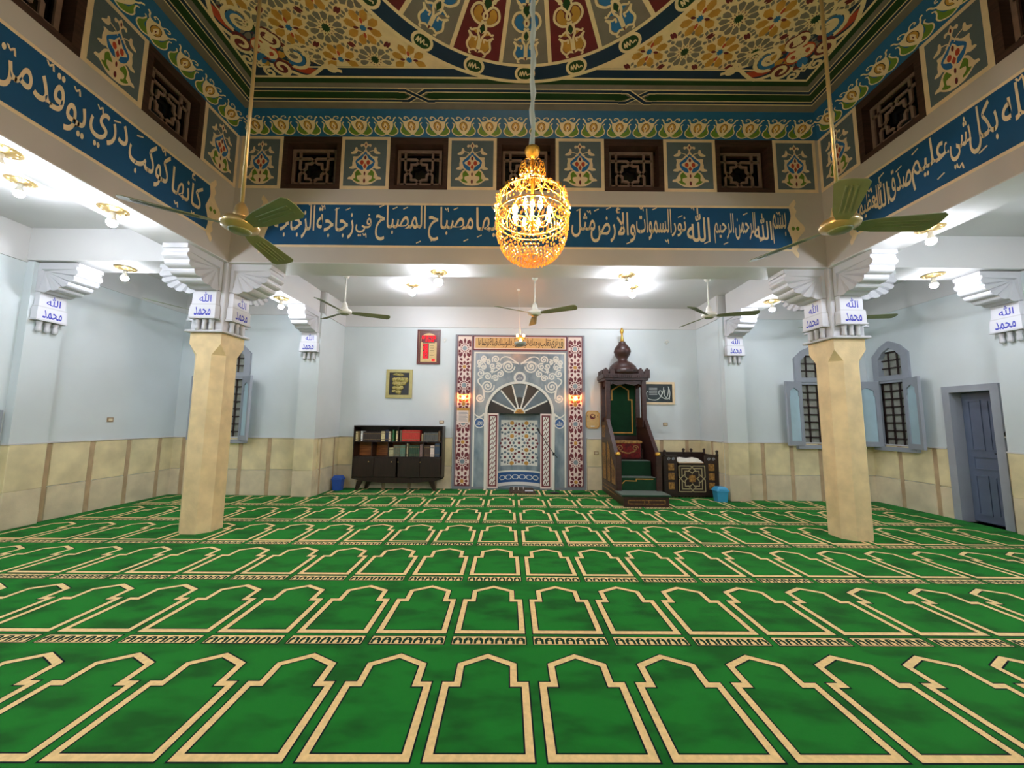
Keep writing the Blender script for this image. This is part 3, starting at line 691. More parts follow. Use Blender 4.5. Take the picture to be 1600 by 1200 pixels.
def window(fn, w, sl, sr, name):
    """fn(u, z, n): u to the viewer's right from the window axis, n towards the room"""
    mb = MB(); t = .1
    ring_prism(mb, arch(w+2*t, 2.52, 3.05, 3.33), arch(w-.06, 2.62, 2.98, 3.19), fn, -.06, .05)
    for b in [(-w/2-t, 1.1, -w/2, 2.52), (w/2, 1.1, w/2+t, 2.52), (-w/2, 2.47, w/2, 2.62)]:
        mb.prism([(b[0], b[1]), (b[2], b[1]), (b[2], b[3]), (b[0], b[3])], fn, -.06, .035)
    o = mb.build(name, 'gray_wood', kind='structure')
    MB().prism([(-w/2-t-.06, 1.09), (w/2+t+.06, 1.09), (w/2+t+.06, 1.17), (-w/2-t-.06, 1.17)], fn, -.05, .10).build('sill', 'gray_wood', o)
    g = MB(); n0, n1 = -.04, -.022; bw = .014
    def bar(u0, v0, u1, v1): g.prism([(u0, v0), (u1, v0), (u1, v1), (u0, v1)], fn, n0, n1)
    nc, nr = 3, 8; z0, z1 = 1.17, 2.47
    for i in range(nc+1): bar(-w/2+w*i/nc-bw, z0, -w/2+w*i/nc+bw, z1)
    for j in range(nr+1): bar(-w/2, z0+(z1-z0)*j/nr-bw, w/2, z0+(z1-z0)*j/nr+bw)
    for i in range(nc+1): bar(-w/2+w*i/nc-bw*.8, 2.62, -w/2+w*i/nc+bw*.8, 3.2)
    for j in range(4): bar(-w/2, 2.62+.16*j-bw*.8, w/2, 2.62+.16*j+bw*.8)
    g.build('grille', 'iron', o)
    p = Vector(fn(0, 0, 0)); du = (Vector(fn(1, 0, 0))-p); ax = abs(du.x) > .5
    for zz0, zz1, r in ((z0, z1, nr), (2.62, 3.18, 3)):
        for i in range(nc):
            for j in range(r):
                c = fn(-w/2+w*(i+.5)/nc, zz0+(zz1-zz0)*(j+.5)/r, -.06); sw, sh = w/nc, (zz1-zz0)/r
                piece('pane', PANE_ME, c, o, None, (sw, .012, sh) if ax else (.012, sw, sh))
    if sl is not None: shutter(o, -w/2-.02, -1, sl, .43, fn)
    if sr is not None: shutter(o, w/2+.02, 1, sr, .43, fn)
    return o
NW_ = WN[0]
window(lambda u, v, n: ((WINL[0]+WINL[1])/2+u, YS-n, v), WINL[1]-WINL[0], .12, .62, 'window_%d' % (NW_+1))
window(lambda u, v, n: ((WINR[0]+WINR[1])/2+u, YS-n, v), WINR[1]-WINR[0], .25, .5, 'window_%d' % (NW_+2))
window(lambda u, v, n: (WR-n, (WINS[0]+WINS[1])/2-u, v), WINS[1]-WINS[0], 1.25, .35, 'window_%d' % (NW_+3))

# ------------------------------------------------------------------ door on the right
gWR = lambda u, v, n: (WR-n, -u, v)
mb = MB()
ring_prism(mb, [(-DY1-.09, -.02), (-DY1-.09, DZ+.09), (-DY0+.09, DZ+.09), (-DY0+.09, -.02)], [(-DY1+.02, -.02), (-DY1+.02, DZ-.02), (-DY0-.02, DZ-.02), (-DY0-.02, -.02)], gWR, -.28, .04)
door = mb.build('door_1', 'gray_wood', kind='structure')
ang = math.radians(6); lw = DY1-DY0-.05
hd = lambda u, v, n: (WR+.17+u*sin(ang)+(.045-n)*cos(ang), DY1-.024-u*cos(ang)-n*0, v)
leaf = MB(); leaf.prism([(0, .012), (lw, .012), (lw, DZ-.03), (0, DZ-.03)], hd, 0, .045)
leaf_o = leaf.build('door_leaf', 'door_paint', door)
for u0, u1, v0, v1 in [(.07, .24, 1.2, 2.05), (.31, .48, 1.2, 2.05), (.07, .48, .88, 1.1), (.07, .24, .12, .78), (.31, .48, .12, .78)]:
    p = MB(); ring_prism(p, [(u0, v0), (u0, v1), (u1, v1), (u1, v0)], [(u0+.022, v0+.022), (u0+.022, v1-.022), (u1-.022, v1-.022), (u1-.022, v0+.022)], hd, .045, .06)
    p.build('panel_moulding', 'door_paint', leaf_o)
MB().prism([(lw-.09, 1.08), (lw-.05, 1.08), (lw-.05, 1.22), (lw-.09, 1.22)], hd, .045, .055).tube([hd(lw-.07, 1.16, .05), hd(lw-.07, 1.16, .1), hd(lw-.17, 1.16, .1)], .009, 6).build('door_handle', 'black', leaf_o)

# ------------------------------------------------------------------ carpet
ca_ = math.radians(.6526); CXO, CYO, CP, CWD = -0.1234, 2.787, 1.0667, 0.6
carpet = tag(MB().box(WL+.025, YK+.03, -.02, WR-.025, YS-.025, 0).box(RL+.025, YS-.025, -.02, RR-.025, YW-.03, 0).build('prayer_carpet', 'carpet'), 'wall-to-wall green prayer carpet woven with rows of cream niches', 'carpet')
cfn = lambda u, v, n: (u, v, n)
def offset_shape(pts, d):      # inward offset of the symmetric niche outline (clockwise list)
    n = len(pts); out = []
    for i in range(n):
        a, b, c = Vector(pts[i-1]), Vector(pts[i]), Vector(pts[(i+1) % n])
        e1, e2 = (b-a).normalized(), (c-b).normalized(); n1, n2 = Vector((e1.y, -e1.x)), Vector((e2.y, -e2.x))
        m = (n1+n2); k = d/max(.2, 1+n1.dot(n2)); out.append(tuple(b+m*k))
    return out
NICHE = [(-.268, -.865), (-.266, -.322), (-.195, -.322), (-.195, -.148), (0, -.045), (.195, -.148), (.195, -.322), (.266, -.322), (.268, -.865)]
def niche_mesh(clip=None):
    D = Deco(cfn, .0006); o1 = offset_shape(NICHE, -.009); i1 = offset_shape(NICHE, .042); i2 = offset_shape(NICHE, .051)
    for A, B, m, l in ((o1, NICHE, 'carpet_navy', 1), (NICHE, i1, 'carpet_cream', 2), (i1, i2, 'carpet_navy', 1)):
        n = len(A)
        for i in range(n):
            j = (i+1) % n; q = [A[i], A[j], B[j], B[i]]
            if clip is not None:
                if all(p[1] > clip for p in q): continue
                q = [(p[0], min(p[1], clip)) for p in q]
            D.poly(q, m, l)
    o = D.done('prayer_niche'); me = o.data; bpy.data.objects.remove(o); return me
def strip_mesh():
    D = Deco(cfn, .0006); u0, u1, v0, v1 = -.27, .27, .066, .162
    D.rect(u0-.008, v0-.008, u1+.008, v1+.008, 'carpet_navy', 1); D.rect(u0, v0, u1, v1, 'carpet_cream', 2)
    w = (u1-u0)/7
    for i in range(7):
        c = u0+(i+.5)*w; a = w/2-.005
        D.poly([(c-a, v0+.004), (c-a, v0+.058), (c-a*.5, v0+.08), (c+a*.5, v0+.08), (c+a, v0+.058), (c+a, v0+.004)], 'carpet_dark', 3)
        D.poly([(c-.015, v0+.004), (c-.015, v0+.034), (c-.007, v0+.046), (c+.007, v0+.046), (c+.015, v0+.034), (c+.015, v0+.004)], 'carpet_cream', 4)
        D.rect(c-.006, v0+.054, c+.006, v0+.068, 'carpet_cream', 4)
    o = D.done('arcade_strip'); me = o.data; bpy.data.objects.remove(o); return me
N_ME, S_ME = niche_mesh(), strip_mesh(); N_CL = None
def cpos(i, k):
    u = CWD*i; v = CYO+k*CP; return (CXO+u*cos(ca_)-v*sin(ca_), u*sin(ca_)+v*cos(ca_), 0.0)
for k in range(-3, 7):
    for i in range(-12, 14):
        x, y, z = cpos(i, k); wide = y-.45 < YS-.1
        lo, hi = (WL+.35, WR-.35) if wide else (RL+.33, RR-.33)
        if not lo < x < hi or (k == 6 and abs(x) > 4): continue
        if -1.3 < y < YW+.8:
            me = N_ME
            if k == 6 or (y-.04 > YS-.08 and not RL+.3 < x < RR-.3):
                lim = (YW if RL+.3 < x < RR-.3 else YS)-.04-y; me = niche_mesh(lim) if lim < -.06 else N_ME
            piece('prayer_niche', me, (x, y, z), carpet, (0, 0, ca_))
            if y+.17 < (YW if RL+.3 < x < RR-.3 else YS)-.03: piece('arcade_strip', S_ME, (x, y, z), carpet, (0, 0, ca_))

# ------------------------------------------------------------------ columns and pilasters
def oct_ring(a, c, z): return [(-a+c, -a, z), (a-c, -a, z), (a, -a+c, z), (a, a-c, z), (a-c, a, z), (-a+c, a, z), (-a, a-c, z), (-a, -a+c, z)]
def bracket(parent, loc, rz, drops=True):
    """console on a vertical face; local -y points away from the face, z = 0 at the beam soffit"""
    w = .17; R, Hh = .58, .44; mb = MB(); c = (.07, -.06)
    arc = []
    n = 5
    for k in range(n):
        for t in range(5):
            a = (k+t/5)/n*PI/2; bul = 1+.07*sin(PI*t/5)
            arc.append((.05+(R-.05)*cos(a)*bul, -.1-(Hh-.1)*sin(a)*bul))
    arc.append((.05, -Hh))
    prof = [(0, -.0), (R+.03, 0), (R+.03, -.06), (R, -.06), (R, -.1)]+arc+[(0, -Hh)]
    fn = lambda p, z, x: (x, -p, z)
    N = len(prof); vs = [fn(p, z, -w) for p, z in prof]+[fn(p, z, w) for p, z in prof]
    mb.add(vs, [(i, i+1, i+1+N, i+N) for i in range(N-1)])
    for s in (-1, 1):                                  # fluted cheeks
        ctr = fn(.06, -.12, s*(w-.035)); pts = [fn(.06, -.1, s*w)]+[fn(p, z, s*(w-.028*(1 if i % 5 == 0 and 0 < i < 25 else 0))) for i, (p, z) in enumerate(arc)]
        pts += [fn(.05, -.3, s*w), fn(.05, -.1, s*w), fn(.06, -.1, s*w)]
        mb.add([ctr]+pts, [(0, i, i+1) for i in range(1, len(pts)-1)]+[(0, len(pts)-1, 1)])
        mb.add([fn(p, z, s*w) for p, z in [(0, 0), (R+.03, 0), (R+.03, -.06), (R, -.06), (R, -.1), (.05, -.1), (.05, -Hh), (0, -Hh)]], [list(range(8))])
    o = mb.build('bracket', 'plaster', parent); o.location = loc; o.rotation_euler = (0, 0, rz)
    for nm, wd, z1, z0, pr, txt in (('name_tile', .165, -Hh-.01, -Hh-.22, .075, 'الله'), ('name_tile', .185, -Hh-.24, -Hh-.42, .095, 'محمد')):
        t = MB(); t.box(-wd, -pr, z0, wd, 0, z1, 0); t.box(-wd-.012, -pr-.012, z0-.022, wd+.012, 0, z0, 1)
        D = Deco(lambda u, v, n: (u, -pr-n, v)); D.names = ['tile_white', 'plaster']
        D.v, D.f, D.m, D.sm = t.v, t.f, t.m, t.sm
        if txt == 'الله': D.text(txt, -.075, z0+.03, .1, z1-.03, 'tile_ink', 1)
        else: D.text(txt, -.12, z0+.02, .12, z1-.03, 'tile_ink', 1)
        D.done(nm, o)
    for x in (-.1, 0, .1):
        MB().lathe([(.012, -Hh-.61), (.03, -Hh-.6), (.034, -Hh-.57), (.026, -Hh-.5), (.036, -Hh-.47), (.036, -Hh-.44)], (x, -.035, 0), 8).build('drop', 'plaster', o)
    return o
def column(label, cx, cy):
    t = thing('column', label, 'column', (cx, cy, 0), 0, 'stone columns of the central bay'); a = BW/2
    mb = MB(); c = .12
    mb.loft([oct_ring(a-.005, c, z) for z in (.002, 1.26, 1.262, 2.54)])
    A = oct_ring(a-.005, c, 2.54); B = oct_ring(a-.005, .0005, 2.70)
    mb.loft([A, B, oct_ring(a-.005, .0005, 2.86)])
    mb.build('shaft', 'column_stone', t)
    MB().bbox(-a-.05, -a-.05, 2.865, a+.05, a+.05, 2.9, .008).build('plate', 'plaster', t)
    MB().bbox(-a+.0, -a+.0, 2.9, a-.0, a-.0, ZB-.012, .012).build('pier', 'plaster', t)
    for k in range(4):
        d = k*PI/2; bracket(t, (a*sin(d), -a*cos(d), ZB-.014), d)
    return t
column('stone column with white bracket capital left of the prayer niche', XL-BW/2, YF+BW/2)
column('stone column with white bracket capital right of the prayer niche, in front of windows', XR+BW/2, YF+BW/2)
def pilaster(label, loc, rz, w, d):
    t = thing('wall_pilaster', label, 'pilaster', loc, rz, 'wall pilasters with bracket capitals')
    MB().box(-w/2, -d, 1.2, w/2, 0, ZB-.014).build('pier', 'wall_blue', t)
    MB().bbox(-w/2, -d-.012, .002, w/2, 0, .53, .006).build('base_stone', 'stone_low', t)
    MB().bbox(-w/2, -d-.012, .532, w/2, 0, 1.2, .006).build('dado_stone', 'stone', t)
    bracket(t, (0, -d, ZB-.014), 0)
    MB().box(-w/2-.01, -d-.015, 1.2, w/2+.01, 0, 1.222).build('dado_cap', 'white_paint', t)
pilaster('white pilaster with bracket on the wall left of the bookcase', (-4.40, YS, 0), 0, .42, .15)
pilaster('white pilaster with bracket on the wall right of the light blue bin', (4.765, YS, 0), 0, .42, .15)
pilaster('white pilaster with bracket on the left side wall', (WL, YF+BW/2, 0), PI/2, .44, .12)
pilaster('white pilaster with bracket on the right side wall beside the door', (WR, YF+BW/2, 0), -PI/2, .44, .12)

# ------------------------------------------------------------------ prayer niche (mihrab)
mih = thing('mihrab_wall', 'tall painted mihrab with marble arch, star borders and gold inscription', 'mihrab', (0.168, YW, 0))
gM = lambda u, v, n: (u, -.06-n, v)
NU = .505
sl = MB(); sl.box(-1.593, -.06, 0, -NU, 0, 3.735).box(NU, -.06, 0, 1.593, 0, 3.735).box(-NU, -.06, NZ, NU, 0, 3.735)
sl.build('surround', 'mihrab_gray', mih)
def star_strip(uc, name):
    D = Deco(gM); w = .163
    D.rect(uc-w-.02, .07, uc+w+.02, 3.71, 'maroon', 1); D.rect(uc-w, .09, uc+w, 3.69, 'mihrab_pink', 2)
    def P(pts, m, l):
        mx = sum(p[0] for p in pts)/len(pts); my = sum(p[1] for p in pts)/len(pts); pts = [(mx+(x-mx)*1.06, my+(y-my)*1.06) for x, y in pts]
        D.poly([(max(uc-w, min(uc+w, x)), max(.09, min(3.69, y))) for x, y in pts], m, l)
    p = .4575
    def kite(z, a, r0, r1, hw, m='maroon', sh=.55):
        rm = r0+(r1-r0)*sh; T = lambda r, t: (uc+r*cos(a)-t*sin(a), z+r*sin(a)+t*cos(a))
        pts = [T(r0, hw*.35), T(rm, hw), T(r1, hw*.25), T(r1, -hw*.25), T(rm, -hw), T(r0, -hw*.35)]
        if abs(T((r0+r1)/2, 0)[0]-uc) < w-.01: P(pts, m, 4)
    for k in range(8):
        z = 3.39-p*k
        if k % 2 == 0:
            D.poly(star(uc, z, .062, .05, 10), 'marble_gray', 4)
            for j in range(12): kite(z, 2*PI*(j+.5)/12, .074, .112, .017)
            for j in range(12):
                a = 2*PI*j/12
                if j % 6 == 0: continue
                kite(z, a+(.0 if j % 3 else .0), .122, .175 if abs(cos(a)) > .75 else .245, .042 if j % 3 else .03)
            for s_ in (1, -1):
                for t_ in (1, -1): P([(uc+s_*.155, z+t_*.09), (uc+s_*.125, z+t_*.12), (uc+s_*.13, z+t_*.17), (uc+s_*.155, z+t_*.19)], 'maroon', 4)
        else:
            D.poly(star(uc, z, .05, .04, 8), 'ochre', 4)
            for j in range(8): kite(z, 2*PI*j/8, .066, .135 if j % 2 == 0 else .16, .036)
            for s_ in (1, -1):
                for t_ in (1, -1):
                    kite(z, math.atan2(t_*.2, s_*.09), .16, .235, .032); P([(uc+s_*.155, z+t_*.06), (uc+s_*.135, z+t_*.1), (uc+s_*.155, z+t_*.15)], 'maroon', 4)
    D.done(name, mih)
star_strip(-1.357, 'star_border'); star_strip(1.353, 'star_border')
D = Deco(gM); D.rect(-1.16, 3.345, 1.16, 3.71, 'maroon', 1); D.rect(-1.13, 3.375, 1.13, 3.685, 'mihrab_pink', 2); D.rect(-1.1, 3.4, 1.1, 3.66, 'mihrab_gold', 3)
u = 1.06
for t, w in [('قد', .14), ('نرى', .17), ('تقلب', .26), ('وجهك', .28), ('في', .13), ('السماء', .28), ('فلنولينك', .36), ('قبلة', .2), ('ترضاها', .28)]:
    D.text(t, u-w+.01, 3.41, u, 3.65, 'ink_line', 4); u -= w
D.done('inscription', mih)
# marble panel with arch
D = Deco(gM)
D.rect(-1.125, .06, -NU-.26, 3.305, 'mihrab_white', 1); D.rect(NU+.26, .06, 1.125, 3.305, 'mihrab_white', 1); D.rect(-NU-.26, NZ, NU+.26, 3.305, 'mihrab_white', 1)
AR, AC = .815, 1.82
def arch_pts(r, ry, n=28): return [(r*cos(PI*i/n), AC+ry*sin(PI*i/n)) for i in range(n+1)]
ui = 1.085
right = [(ui, 3.265)]+[(ui, 1.80)]+cr([(ui, 1.80), (ui-.06, 1.745), (ui-.13, 1.735), (.87, 1.80)], 4)
arc = [(.83*cos(PI*i/28), AC+.76*sin(PI*i/28)) for i in range(0, 29)]
poly = right+arc+[(-x, y) for x, y in right[::-1]]
D.poly(poly, 'marble_gray', 2)
for s in (1, -1):
    D.poly([(s*x, y) for x, y in [(ui, .06), (ui, 1.765), (ui-.06, 1.71), (ui-.13, 1.70), (.86, 1.745), (.84, .06)]], 'marble_gray', 2)
D.poly(ell(0, 2.67, .15, .15, 0, 24), 'mihrab_white', 3); D.poly(ell(0, 2.67, .095, .095, 0, 24), 'mihrab_gray', 4); D.text('الله', -.06, 2.63, .06, 2.71, 'mihrab_white', 5)
for s in (1, -1):
    D.poly(ell(s*.965, 1.57, .13, .13, 0, 24), 'mihrab_white', 3); D.poly(ell(s*.965, 1.57, .105, .105, 0, 24), 'mihrab_blue', 4)
    D.text('الله' if s > 0 else 'محمد', s*.965-.07, 1.51, s*.965+.07, 1.63, 'mihrab_white', 5)
D.done('marble_panel', mih)
# arabesque scrolls in the spandrels
D = Deco(gM)
for s in (1, -1):
    xf = lambda x, y: (s*(x-778)*.001556*-1, 3.049-(y-365)*.001556)
    for cx, cy, r, a, t in [(600, 430, 100, .0, 2.0), (400, 320, 62, 2.4, 1.5), (440, 430, 55, -2.2, 1.5), (350, 425, 48, .5, 1.3), (215, 305, 52, 1.0, 1.5), (145, 365, 45, .2, 1.5), (205, 440, 42, -1.0, 1.4), (160, 545, 62, -2.0, 1.5), (272, 590, 60, -2.6, 1.5), (395, 620, 55, 2.9, 1.5), (468, 548, 55, -1.4, 1.5), (275, 745, 104, -.2, 2.0), (160, 930, 64, .3, 1.6), (290, 360, 36, 1.0, 1.3)]:
        D.stroke(spiral(cx, cy, r, r*.18, a, t, 30), 21, 'mihrab_white', 3, xf=xf); D.poly(ell(cx+r*.1, cy, r*.2, r*.2), 'mihrab_white', 3, xf)
    D.stroke(cr([(762, 388), (690, 340), (620, 290), (545, 275), (485, 300), (470, 345)], 5), [26-.6*i for i in range(26)], 'mihrab_white', 3, xf=xf)
    D.stroke(cr([(762, 388), (660, 362), (580, 352), (500, 400)], 5), 15, 'mihrab_white', 3, xf=xf)
    D.stroke(cr([(225, 940), (222, 840), (190, 760), (130, 690), (130, 640), (190, 610)], 5), 20, 'mihrab_white', 3, xf=xf)
    D.stroke(cr([(225, 940), (205, 820), (200, 730), (260, 665)], 5), 15, 'mihrab_white', 3, xf=xf)
    D.stroke(cr([(310, 310), (250, 330), (190, 350), (240, 400)], 4), 16, 'mihrab_white', 3, xf=xf)
    D.stroke(cr([(500, 400), (460, 470), (360, 520), (330, 470)], 4), 16, 'mihrab_white', 3, xf=xf)
    for x, y in ((200, 345), (345, 510), (140, 430)): D.poly(star(x, y, 46, 20, 5, .4), 'mihrab_white', 4, xf)
D.done('scrollwork', mih)
# arch moulding (raised), lunette
mb = MB()
po = [(.835, .0)]+[(.835*cos(PI*i/24), AC+.765*sin(PI*i/24)) for i in range(25)]+[(-.835, .0)]
pi_ = [(.775, .0)]+[(.775*cos(PI*i/24), AC+.705*sin(PI*i/24)) for i in range(25)]+[(-.775, .0)]
mb.loft([[gM(o_[0], o_[1], 0), gM(o_[0], o_[1], .03), gM(i_[0], i_[1], .03), gM(i_[0], i_[1], 0)] for o_, i_ in zip(po, pi_)])
mb.build('arch_moulding', 'mihrab_white', mih)
D = Deco(gM)
lp = [(0, AC-.02)]+[(.775*cos(PI*i/30), AC-.02+.725*sin(PI*i/30)) for i in range(31)]
D.poly(lp[1:], 'mihrab_black', 3)
ang = [0, 26, 52, 76, 104, 128, 154, 180]
for i in range(7):
    a0, a1 = math.radians(ang[i]), math.radians(ang[i+1])
    if i in (1, 3, 5):
        for r0, r1, m in ((.12, .40, 'mihrab_black'), (.40, .725, 'mihrab_slate')):
            D.poly([(r*cos(a)*(.775/.725 if r > .7 else 1), AC-.02+r*sin(a)) for r, a in [(r0, a0), (r1, a0), (r1, (a0+a1)/2), (r1, a1), (r0, a1), (r0, (a0+a1)/2)]], m if i == 3 or r0 > .3 else 'mihrab_slate', 4)
for a in ang[1:-1]:
    a = math.radians(a); D.stroke([(.12*cos(a), AC-.02+.12*sin(a)), (.745*cos(a), AC-.02+.712*sin(a))], .036, 'mihrab_white', 5)
D.poly([(.14*cos(PI*i/16), AC-.02+.14*sin(PI*i/16)) for i in range(17)], 'mihrab_white', 6); D.poly([(.11*cos(PI*i/16), AC-.02+.11*sin(PI*i/16)) for i in range(17)], 'ochre', 7)
D.text('الله', -.06, AC, .06, AC+.07, 'maroon', 8)
D.done('lunette', mih)
def braid(u0, u1):
    D = Deco(gM); z0, z1 = .07, 1.76
    D.rect(u0-.03, .03, u1+.03, 1.80, 'mihrab_pink', 3); D.rect(u0, z0, u1, z1, 'maroon', 4); D.rect(u0+.035, z0+.03, u1-.035, z1-.03, 'mihrab_white', 5)
    n = 14; h = (z1-z0-.06)/n; a, b = u0+.035, u1-.035; c = (a+b)/2
    for i in range(n):
        z = z0+.03+i*h
        D.stroke([(a, z+.0), (c-.01, z+h*.55), (c-.01, z+h*.85)], .018, 'maroon', 6); D.stroke([(c+.01, z+h*.15), (c+.01, z+h*.45), (b, z+h)], .018, 'maroon', 6)
    D.done('braid_border', mih)
braid(-.742, -.535); braid(.535, .742)
# concave niche
sg = .24; RN = (NU*NU+sg*sg)/(2*sg); TH = math.asin(NU/RN)
def gN(u, v, n):
    t = u/NU*TH; r = RN-n
    return (r*sin(t), r*cos(t)-(RN-sg)-.02, v)
mb = MB(); K = 18
mb.add([gN(-NU+2*NU*i/K, z, 0) for z in (0, NZ) for i in range(K+1)], [(i, i+1, i+K+2, i+K+1) for i in range(K)])
mb.add([gN(-NU+2*NU*i/K, NZ, 0) for i in range(K+1)], [list(range(K+1))])
mb.build('niche_shell', 'mihrab_slate', mih)
D = Deco(gN, .002)
D.rect(-NU+.005, .42, NU-.005, 1.79, 'marble_gray', 1, 14); D.rect(-NU, .38, NU, .42, 'mihrab_white', 2, 14); D.rect(-NU, .14, NU, .38, 'mihrab_blue', 2, 14); D.rect(-NU, .06, NU, .14, 'mihrab_white', 2, 14)
for s, ph in ((1, 0), (1, 1)):
    pts = []
    for i in range(6):
        x0 = -.46+.92*i/6; x1 = x0+.92/6; hi, lo = (.30, .215) if (i+ph) % 2 == 0 else (.215, .30)
    A = []; 
    for i in range(7):
        x = -.46+.92*i/6; A.append((x, .258))
    for i in range(6):
        x0, x1 = A[i][0], A[i+1][0]; d = .04
        if ph == 0: D.stroke([(x0, .258), (x0+d, .305), (x1-d, .305), (x1, .258)], .018, 'mihrab_white', 3)
        else: D.stroke([(x0, .258), (x0+d, .21), (x1-d, .21), (x1, .258)], .018, 'mihrab_white', 3)
D.rect(-.43, .54, .43, 1.64, 'mihrab_white', 2, 12)
def px(x, y): return ((x-503)*.00175, .54+(780-y)*.00173)
for ix, x in enumerate((322, 503, 680)):
    for iy, y in enumerate((270, 468, 665)):
        odd = (ix+iy) % 2 == 1; c1, c2 = ('marble_gray', 'maroon') if odd else ('maroon', 'mihrab_slate')
        D.poly(ell(x, y, 20, 20, 0, 8), c1, 3, px)
        for k in range(8):
            a = PI/4*k; D.poly(ell(x+68*cos(a)*(.97 if k % 2 else 1), y+68*sin(a), 17, 19, a, 8), c2, 3, px)
for x in (413, 596):
    for y in (185, 370, 565, 750):
        D.poly(star(x, y, 31, 25, 8), 'ochre', 3, px)
        for k in range(4):
            a = PI/2*k; yy = y+55*sin(a)
            if 160 < yy < 775: D.poly(star(x+50*cos(a), yy, 14, 6, 4, .4), 'mihrab_black', 3, px)
D.done('niche_mosaic', mih)
MB().box(-NU, -.055, 0, NU, .21, .05).build('niche_plinth', 'mihrab_slate', mih)

# ------------------------------------------------------------------ wall lamps by the niche, hanging lamp
def sconce(label, x):
    t = thing('wall_lamp', label, 'wall lamp', (x, YW-.065, 2.12), 0, 'amber wall lamps on the mihrab')
    MB().lathe([(.001, -.008), (.045, -.006), (.05, 0), (.045, .006), (.001, .008)], (0, 0, 0), 12).build('arm_cup', 'brass', t).location = (0, -.1, .0)
    MB().box(-.03, -.012, -.06, .03, 0, .06).tube([(0, -.01, 0), (0, -.06, -.03), (0, -.1, -.005)], .008).build('backplate', 'brass', t)
    MB().lathe([(.004, 0), (.02, .012), (.03, .035), (.022, .06), (.004, .085)], (0, -.1, .008), 10).build('bulb', 'bulb_amber', t)
    MB().box(-.09, -.125, .125, .09, -.0, .14).build('shade_bar', 'clock_frame', t)
    c = MB()
    for i in range(10):
        a = 2*PI*i/10; c.lathe([(.001, -.03), (.008, -.018), (.001, -.004)], (.045*cos(a), -.1+.045*sin(a), -.006), 5, smooth=False)
    c.build('pendants', 'crystal', t, 'stuff')
sconce('amber wall lamp on the left star border of the mihrab', -1.19)
sconce('amber wall lamp on the right star border of the mihrab', 1.52)
t = thing('hanging_lamp', 'small glass lamp hanging on a cord before the gold inscription', 'hanging lamp', (.10, 7.71, ZS))
MB().lathe([(.001, 0), (.03, 0), (.03, -.03), (.012, -.05), (.001, -.05)][::-1], (0, 0, 0), 10).build('ceiling_hook', 'fan_white', t)
MB().tube([(0, 0, -.04), (.05, 0, -.98)], .004, 5).build('cord', 'fan_white', t)
MB().lathe([(.001, -.02), (.1, -.015), (.125, 0), (.11, .012), (.03, .03), (.012, .06), (.001, .06)], (.05, 0, -1.08), 16).build('cap', 'brass', t)
MB().lathe([(.001, -.17), (.07, -.165), (.12, -.13), (.13, -.09), (.12, -.085), (.1, -.125), (.05, -.15), (.001, -.155)], (.05, 0, -1.08), 18).build('glass_bowl', 'frost_glass', t)
for dx in (-.06, .07):
    MB().lathe([(.003, 0), (.022, .015), (.026, .04), (.012, .06), (.003, .065)], (.05+dx, -.02, -1.06), 10).build('bulb', 'bulb_amber', t)
MB().lathe([(.003, -.05), (.022, -.04), (.026, -.01), (.01, .0), (.003, .005)], (.06, -.05, -1.115), 10).build('bulb', 'bulb_amber', t)

# ------------------------------------------------------------------ ceiling bulbs
def bulb(label, x, y, z, s=1.0):
    t = thing('ceiling_bulb', label, 'light bulb', (x, y, z-(.012 if z == ZB else 0)), 0, 'white bulbs on brass rosettes')
    mb = MB(); mb.lathe([(.03, -.035), (.05, -.028), (.075, -.012), (.13, -.006), (.135, 0), (.0005, 0)], (0, 0, 0), 16)
    for i in range(10):
        a = 2*PI*i/10; mb.lathe([(.001, -.018), (.018, -.012), (.02, -.002)], (.1*cos(a), .1*sin(a), 0), 6)
    mb.build('rosette', 'brass', t)
    MB().lathe([(.02, -.10), (.024, -.095), (.026, -.03)], (0, 0, 0), 10).build('socket', 'fan_white', t)
    R = .058*s                                       # LED bulb: opaque collar above, glowing dome below
    MB().lathe([(R*.93, -.155+R*.36), (R*.8, -.155+R*.75), (.027, -.088), (.024, -.08)], (0, 0, 0), 14).build('bulb_collar', 'fan_white', t)
    MB().lathe([(.002, -R)]+[(R*sin(PI*i/10), -R*cos(PI*i/10)) for i in range(1, 7)]+[(R*.93, R*.36)], (0, 0, -.155), 14).build('globe', 'bulb_cool', t)
